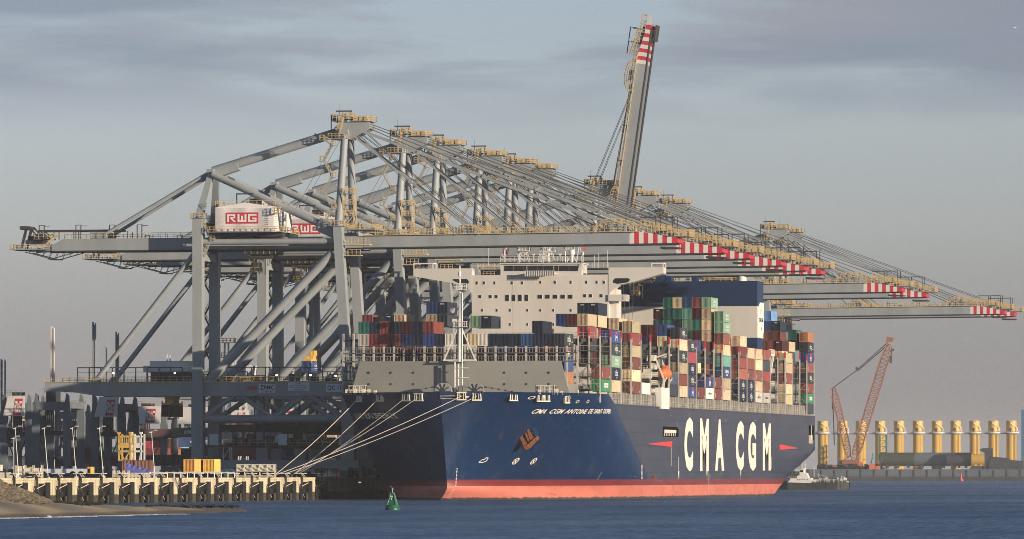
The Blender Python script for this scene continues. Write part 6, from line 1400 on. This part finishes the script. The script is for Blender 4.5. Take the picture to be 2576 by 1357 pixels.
mb = MB(); mb.box(tx(1990), tx(2043), -3, 3, tz(1214), tz(1203)); mb.prism([(tx(2000), tz(1203)), (tx(2036), tz(1203)), (tx(2030), tz(1190)), (tx(2006), tz(1194))], -2.6, 2.6); mb.box(tx(2008), tx(2024), -2, 2, tz(1192), tz(1179)); mb.box(tx(2006), tx(2026), -2.3, 2.3, tz(1179.5), tz(1178))
mb.prism([(tx(1985), tz(1214)), (tx(2043), tz(1216)), (tx(2052), tz(1208)), (tx(1990), tz(1209))], -4.05, -3.8); h_ = mb.build('wheelhouse', ['white'], T)
mb = MB(); mb.box(tx(2009.5), tx(2022.5), -2.06, -2.0, tz(1188), tz(1183)); 
for x in (2008, 2014, 2020, 2026, 2033): mb.box(tx(x), tx(x + 2.4), -3.06, -3.0, tz(1210), tz(1206.5))
mb.build('window', ['glass'], h_)
mb = MB(); rt = random.Random(5)
for k in range(46): x = rt.uniform(2046, 2130); y = rt.uniform(-3, 3); hh = rt.uniform(.3, 2.2); mb.box(tx(x), tx(x) + rt.uniform(.2, 1.1), y, y + .4, tz(1214), tz(1214) + hh, rt.randrange(2))
for x, y in ((2018, 1155), (2026, 1163), (2048, 1175), (2060, 1190), (2000, 1170)): mb.beam((tx(x), 0, tz(1203)), (tx(x), 0, tz(y)), .15, .15, 1, up=(1, 0, 0)); mb.box(tx(x) - .5, tx(x) + .5, -.1, .1, tz(y + 6), tz(y + 5), 1)
mb.rail((tx(2045), -3.9, tz(1214)), (tx(2134), -3.9, tz(1214)), 1.1, 1.6, .1, 1); mb.tube((tx(2046), 0, tz(1208)), (tx(2130), 0, tz(1208)), .2, 8, 0); mb.beam((tx(2062), 0, tz(1195)), (tx(2085), 0, tz(1202)), .2, .3, 0)
mb.build('deck_gear', ['bridge_grey', 'white'], T)

# ---------------------------------------------------------------- far quay with foundation pieces
mk('far_wall', (.10, .125, .15), .9, var=.12, vs=.05); mk('pile_yellow', (.66, .41, .07), .5, var=.06, vs=.05); mk('pile_green', (.045, .06, .035), .6); mk('crane_red', (.32, .12, .06), .6, var=.2, vs=.2); mk('far_green', (.03, .16, .12), .6); mk('far_dark', (.035, .038, .05), .8, var=.2, vs=.1)  # bluish distance haze is mixed into the far wall colour
YQ = 5300.0
def F(x, y, Y=YQ): return at(x, y, Y=Y)
zq = F(2300, 1181).z
mb = MB(); a, b_ = F(1900, 0).x, F(2680, 0).x; mb.box(a - 300, b_ + 250, YQ, YQ + 900, -1, zq, 0)
k = 0; x = a
while x < b_ + 60: mb.box(x, x + .8, YQ - .5, YQ, .4, zq - .4, 1); x += 10.5
mb.box(a - 300, b_ + 250, YQ - 1.2, YQ, -1, F(0, 1199).z, 1)
mb.build('far_quay', ['far_wall', 'far_dark'])['kind'] = 'structure'
YM = YQ + 60
def make_pile():
    r_ = empty('monopile_transition_piece', (0, YM, zq), cat='transition piece', group='yellow wind turbine foundation pieces on the far quay')
    s_ = (YM * math.cos(TH) + 600 * math.sin(TH)) / FD; h = F(2300, 1059, YM).z - zq; zp = F(2300, 1091, YM).z - zq; rr_ = 13.2 * s_
    mb = MB(); mb.tube((0, 0, 0), (0, 0, zp), rr_ * .95, 32); mb.tube((0, 0, zp), (0, 0, h), rr_, 32); mb.box(-1.2, .6, -rr_ - .1, -rr_ + .4, zp, zp + 4.2, 1)
    for x in (rr_ * .55, rr_ * .95): mb.tube((x, -rr_ * .8, 0), (x, -rr_ * .8, zp), .3, 6)
    mb.box(rr_ * .5, rr_ * 1.05, -rr_ * .9, -rr_ * .7, zp * .25, zp * .3); mb.build('shell', ['pile_yellow', 'far_dark'], r_)
    mb = MB(); mb.tube((0, 0, zp - .9), (0, 0, zp), rr_ * .9, 24, 1, r2=rr_ * 1.5); mb.tube((0, 0, zp), (0, 0, zp + .9), rr_ * 1.52, 24, 0)
    for k in range(26): a = 2 * math.pi * k / 26; mb.beam((math.cos(a) * rr_ * 1.5, math.sin(a) * rr_ * 1.5, zp + .5), (math.cos(a) * rr_ * 1.5, math.sin(a) * rr_ * 1.5, zp + 2), .22, .22, 0, up=(1, 0, 0)); b2 = 2 * math.pi * (k + 1) / 26; mb.beam((math.cos(a) * rr_ * 1.5, math.sin(a) * rr_ * 1.5, zp + 1.9), (math.cos(b2) * rr_ * 1.5, math.sin(b2) * rr_ * 1.5, zp + 1.9), .16, .16, 0)
    mb.box(-rr_ * 1.9, -rr_, -1.5, 1.5, zp - .6, zp, 1)
    mb.build('platform', ['white', 'pile_green'], r_)
    mb = MB(); mb.tube((rr_ * 1.2, -rr_ * .6, zp + .5), (rr_ * 1.2, -rr_ * .6, zp + 4.2), .45, 8); mb.beam((rr_ * 1.2, -rr_ * .6, zp + 4.2), (-rr_ * .1, -rr_ * 1.1, zp + 8.5), .6, .8); mb.build('davit_crane', ['stripe_white'], r_)
    return r_
p0_ = make_pile(); xsP = [2069.7, 2118.8, 2165.7, 2213.9, 2261.4, 2309, 2357, 2404, 2451.5, 2499, 2544]
for k, x in enumerate(xsP):
    o = p0_ if k == 0 else copy_tree(p0_)
    o.location.x = F(x, 0, YM).x
for k, o in enumerate([p0_] + [q for q in C.objects if q.name.startswith('monopile_transition_piece.')]):
    o['label'] = ['yellow foundation piece just right of the ship stern, nearest to it'][0] if k == 0 else ('yellow foundation piece partly hidden by the red crane back mast' if k == 1 else ('yellow foundation piece partly hidden by the red crane boom' if k == 2 else ('yellow foundation piece behind the green scaffold tower' if k == 3 else ('yellow foundation piece outermost at the right edge of the photo' if k == 10 else f'yellow foundation piece standing upright, {ORD[k + 1]} from the left of its row'))))
# lying tubes
for (x0, x1, y0_, y1_, m_, lab, Y) in ((2216, 2302, 1139, 1173, 'pile_green', 'olive green steel tube lying on the far quay, left of the black one', YQ + 25), (2302, 2392, 1139, 1173, 'far_wall', 'grey steel tube lying between the olive and the black tube', YQ + 26), (2383, 2442, 1139, 1173, 'far_dark', 'black steel tube lying on the far quay right of the grey one', YQ + 18), (2432, 2478, 1143, 1172, 'pile_yellow', 'yellow tube lying behind the dark reach vehicle', YQ + 40)):
    a, b_ = F(x0, y0_, Y), F(x1, y1_, Y); rr_ = (a.z - b_.z) / 2; mb = MB(); zc = (a.z + b_.z) / 2; mb.tube((0, 0, 0), (b_.x - a.x, 0, 0), rr_, 32); mb.tube((-.3, 0, 0), (.1, 0, 0), rr_ * .93, 24)
    for k in range(3): x = (b_.x - a.x) * (.2 + .3 * k); mb.box(x - .8, x + .8, -3, 3, -rr_ - 1.5, -rr_ * .7)
    for k in range(1, 4): x = (b_.x - a.x) * k / 4; mb.tube((x, 0, 0), (x + .12, 0, 0), rr_ * 1.006, 32)
    tag(mb.build('steel_tube', [m_], loc=(a.x, Y, zc)), lab, 'steel tube', 'steel tubes lying on the far quay')
# lattice boom crawler crane
YK = YQ + 12
def K(x, y): return F(x, y, YK)
r_ = empty('crawler_crane', (K(2150, 0).x, YK, zq), 'tall red brown crawler crane with lattice boom and back mast', 'crawler crane')
KO = (K(2150, 0).x, YK, zq)
def lat(p, q, w0, w1, n, tb=.45, taper=.12):
    mb = MB(); p = Vector(p); q = Vector(q); d = (q - p); u = d.normalized().cross(Vector((0, 1, 0))).normalized(); v = Vector((0, 1, 0))
    def W(f): 
        if f < taper: return w0 + (w1 - w0) * f / taper
        if f > 1 - taper: return w0 * 1.3 + (w1 - w0 * 1.3) * (1 - f) / taper
        return w1
    pr = None
    for k in range(n + 1):
        f = k / n; c_ = p + d * f; w = W(f); cs_ = [c_ + u * sx * w / 2 + v * sy * w / 2 for sx, sy in ((-1, -1), (1, -1), (1, 1), (-1, 1))]
        if pr:
            for i in range(4): mb.beam(pr[i], cs_[i], tb, tb); mb.beam(pr[i], cs_[(i + 1) % 4], tb * .6, tb * .6)
        for i in range(4): mb.beam(cs_[i], cs_[(i + 1) % 4], tb * .6, tb * .6)
        pr = cs_
    return mb
mb = lat(K(2146, 1165), K(2237, 866), 2.5, 6.2, 30, .6); mb.build('boom', ['crane_red'], r_, off=KO)
mb = lat(K(2136, 1150), K(2096, 977), 2.5, 5.0, 18, .55); mb.build('back_mast', ['crane_red'], r_, off=KO)
mb = MB()
for y in (-1.5, 1.5):
    for (a, b_) in (((2096, 976), (2155, 932)), ((2155, 932), (2233, 862)), ((2157, 934), (2236, 866)), ((2094, 978), (2099, 1120)), ((2093, 978), (2094, 1030))): mb.beam(K(*a) + Vector((0, y, 0)), K(*b_) + Vector((0, y, 0)), .4, .5)
mb.box(K(2153, 0).x, K(2157, 0).x, YK - 2, YK + 2, K(0, 936).z, K(0, 930).z)
mb.tube(K(2243, 872), K(2243, 905), .25, 6); mb.tube(K(2241, 872), K(2241, 915), .2, 6); mb.box(K(2238, 0).x, K(2244, 0).x, YK - 1, YK + 1, K(0, 920).z, K(0, 903).z); mb.box(K(2244, 0).x, K(2249, 0).x, YK - 1, YK + 1, K(0, 891).z, K(0, 886).z)
mb.build('pendant_rope', ['far_dark'], r_, off=KO)
mb = MB(); mb.prism([(K(2228, 0).x, K(0, 868).z), (K(2246, 0).x, K(0, 868).z), (K(2248, 0).x, K(0, 858).z), (K(2232, 0).x, K(0, 856).z)], YK - 3, YK + 3); mb.build('boom_head', ['crane_red'], r_, off=KO)
mb = MB(); mb.box(K(2120, 0).x, K(2162, 0).x, YK - 4, YK + 4, K(0, 1172).z, K(0, 1158).z, 0); mb.box(K(2140, 0).x, K(2166, 0).x, YK - 5, YK - 2, zq, zq + 3, 1); mb.box(K(2140, 0).x, K(2166, 0).x, YK + 2, YK + 5, zq, zq + 3, 1); mb.box(K(2108, 0).x, K(2124, 0).x, YK - 3, YK + 3, K(0, 1176).z, K(0, 1160).z, 1); mb.beam(K(2112, 1162), K(2136, 1150), .7, .7); mb.beam(K(2106, 1150), K(2120, 1168), .6, .6)
mb.box(K(2162, 0).x, K(2172, 0).x, YK - 4, YK - 1, K(0, 1172).z, K(0, 1163).z, 2); mb.build('superstructure', ['crane_red', 'far_dark', 'orange'], r_, off=KO)
# green scaffold tower, dark reach machine, blue tower at the edge, low clutter
a, b_ = F(2200, 1096), F(2217, 1180); mb = MB(); w = b_.x - a.x; h = F(0, 1096).z - zq
for x in (0, w):
    for y in (0, w): mb.box(x - .35, x + .35, y - .35, y + .35, 0, h)
for k in range(6):
    z = h * k / 6; z1_ = h * (k + 1) / 6; mb.box(0, w, -.3, .3, z1_ - .4, z1_); mb.beam((0, 0, z), (w, 0, z1_), .35, .35); mb.box(-.3, .3, 0, w, z1_ - .4, z1_); mb.box(w - .3, w + .3, 0, w, z1_ - .4, z1_)
tag(mb.build('scaffold_tower', ['far_green'], loc=(a.x, YQ + 30, zq)), 'green scaffold tower between the red crane and the lying tubes', 'scaffold tower')
mb = MB(); a = F(2445, 1180, YQ + 8); 
def G(x, y): v = F(x, y, YQ + 8); return (v.x - a.x, v.z - zq)
mb.prism([G(2478, 1181), G(2497, 1181), G(2497, 1128), G(2472, 1128), G(2464, 1133), G(2478, 1140)], -4, 4); mb.prism([G(2490, 1181), G(2576, 1181), G(2576, 1160), G(2545, 1158), G(2530, 1152), G(2500, 1150), G(2490, 1158)], -5, 3); mb.box(G(2445, 0)[0], G(2480, 0)[0], -3, 3, 0, 2.5)
for k in range(8): x = G(2500 + k * 9, 0)[0]; mb.tube((x, -5.2, 1.5), (x, -4.4, 1.5), 1.4, 10)
tag(mb.build('heavy_transporter', ['far_dark'], loc=(a.x, YQ + 8, zq)), 'dark heavy machinery in shadow at the right end of the far quay', 'transporter')
mb = MB(); a = F(2569, 1181, YQ + 420); h = F(0, 1035, YQ + 420).z - zq; mb.box(0, 13, 0, 12, 0, h)
for k in range(7): mb.box(-.3, 12.3, -.3, 12.3, h * k / 7, h * k / 7 + .5)
mk('far_blue', (.06, .16, .28), .6); tag(mb.build('blue_tower', ['far_blue'], loc=(a.x, YQ + 420, zq)), 'blue tower cut by the right edge of the photo', 'tower')
mb = MB(); rq = random.Random(9)
for k in range(90): x = rq.uniform(2055, 2210); v = F(x, 0, YQ + 6); hh = rq.uniform(.8, 4.5); mb.box(v.x, v.x + rq.uniform(.6, 5), YQ + 5, YQ + 9, zq, zq + hh, rq.choice([0, 0, 0, 1, 2, 3]))
tag(mb.build('quayside_clutter', ['far_dark', 'far_wall', 'crane_red', 'far_green']), 'low dark machines and materials around the red crane', 'clutter', kind='stuff')
mb = MB(); v = F(2176, 1181)
mb.box(0, 4.5, 0, 4, 0, 4.2); mb.box(5, 8.5, 0, 3, 0, 2.6); tag(mb.build('site_cabin', ['orange'], loc=(v.x + 3, YQ + 3, zq)), 'small orange cabin at the foot of the red crane', 'cabin')
mb = MB(); v = F(2183, 1181)
for x in (0, 4, 8): mb.beam((x, 0, 0), (x * .5 + 2, 0, 13), .6, .6); mb.beam((x, 0, 5), (x + 2, 0, 9), .5, .5)
tag(mb.build('green_hoist', ['far_green'], loc=(v.x, YQ + 16, zq)), 'green tripod hoist left of the green scaffold tower', 'hoist')
# ---------------------------------------------------------------- gulls
mk('gull', (.8, .8, .78), .7)
for k, (x, y, Y, lab) in enumerate(((905, 1215, 1380, 'white gull flying low over the water left of the bow'), (124, 1307, 880, 'white gull floating on the water before the sandbank'), (2553, 70, 1200, 'gull gliding high near the top right corner'))):
    v = at(x, y, Y=Y); mb = MB(); mb.tube((-.25, 0, 0), (.1, 0, .02), .07, 8, r2=.09); mb.tube((.1, 0, .02), (.28, 0, .07), .09, 8, r2=.04); mb.tube((-.25, 0, 0), (-.38, 0, .02), .07, 8, r2=.02)
    for s_ in (-1, 1): mb.add([(.1, 0, .05), (-.12, 0, .05), (-.18, s_ * .35, .22), (.08, s_ * .35, .24), (-.22, s_ * .7, .1), (-.1, s_ * .68, .12)], [(0, 1, 2, 3), (3, 2, 4, 5)])
    tag(mb.build('gull', ['gull'], loc=v if k != 1 else (v.x, v.y, .08)), lab, 'gull', 'gulls')
# ---------------------------------------------------------------- haze
m = bpy.data.materials.new('haze'); m.use_nodes = True; t = m.node_tree; t.nodes.remove(t.nodes['Principled BSDF']); pv = t.nodes.new('ShaderNodeVolumePrincipled')
pv.inputs['Color'].default_value = (.86, .88, .93, 1); pv.inputs['Density'].default_value = HAZE; pv.inputs['Anisotropy'].default_value = 0.0; t.links.new(pv.outputs[0], t.nodes['Material Output'].inputs['Volume']); M['haze'] = m
if HAZE > 0:
    mb = MB(); mb.box(-6500, 4500, -400, 31000, -4, 155); mb.build('haze', ['haze'])['kind'] = 'stuff'
print('containers', ncont, 'objects', len(C.objects))
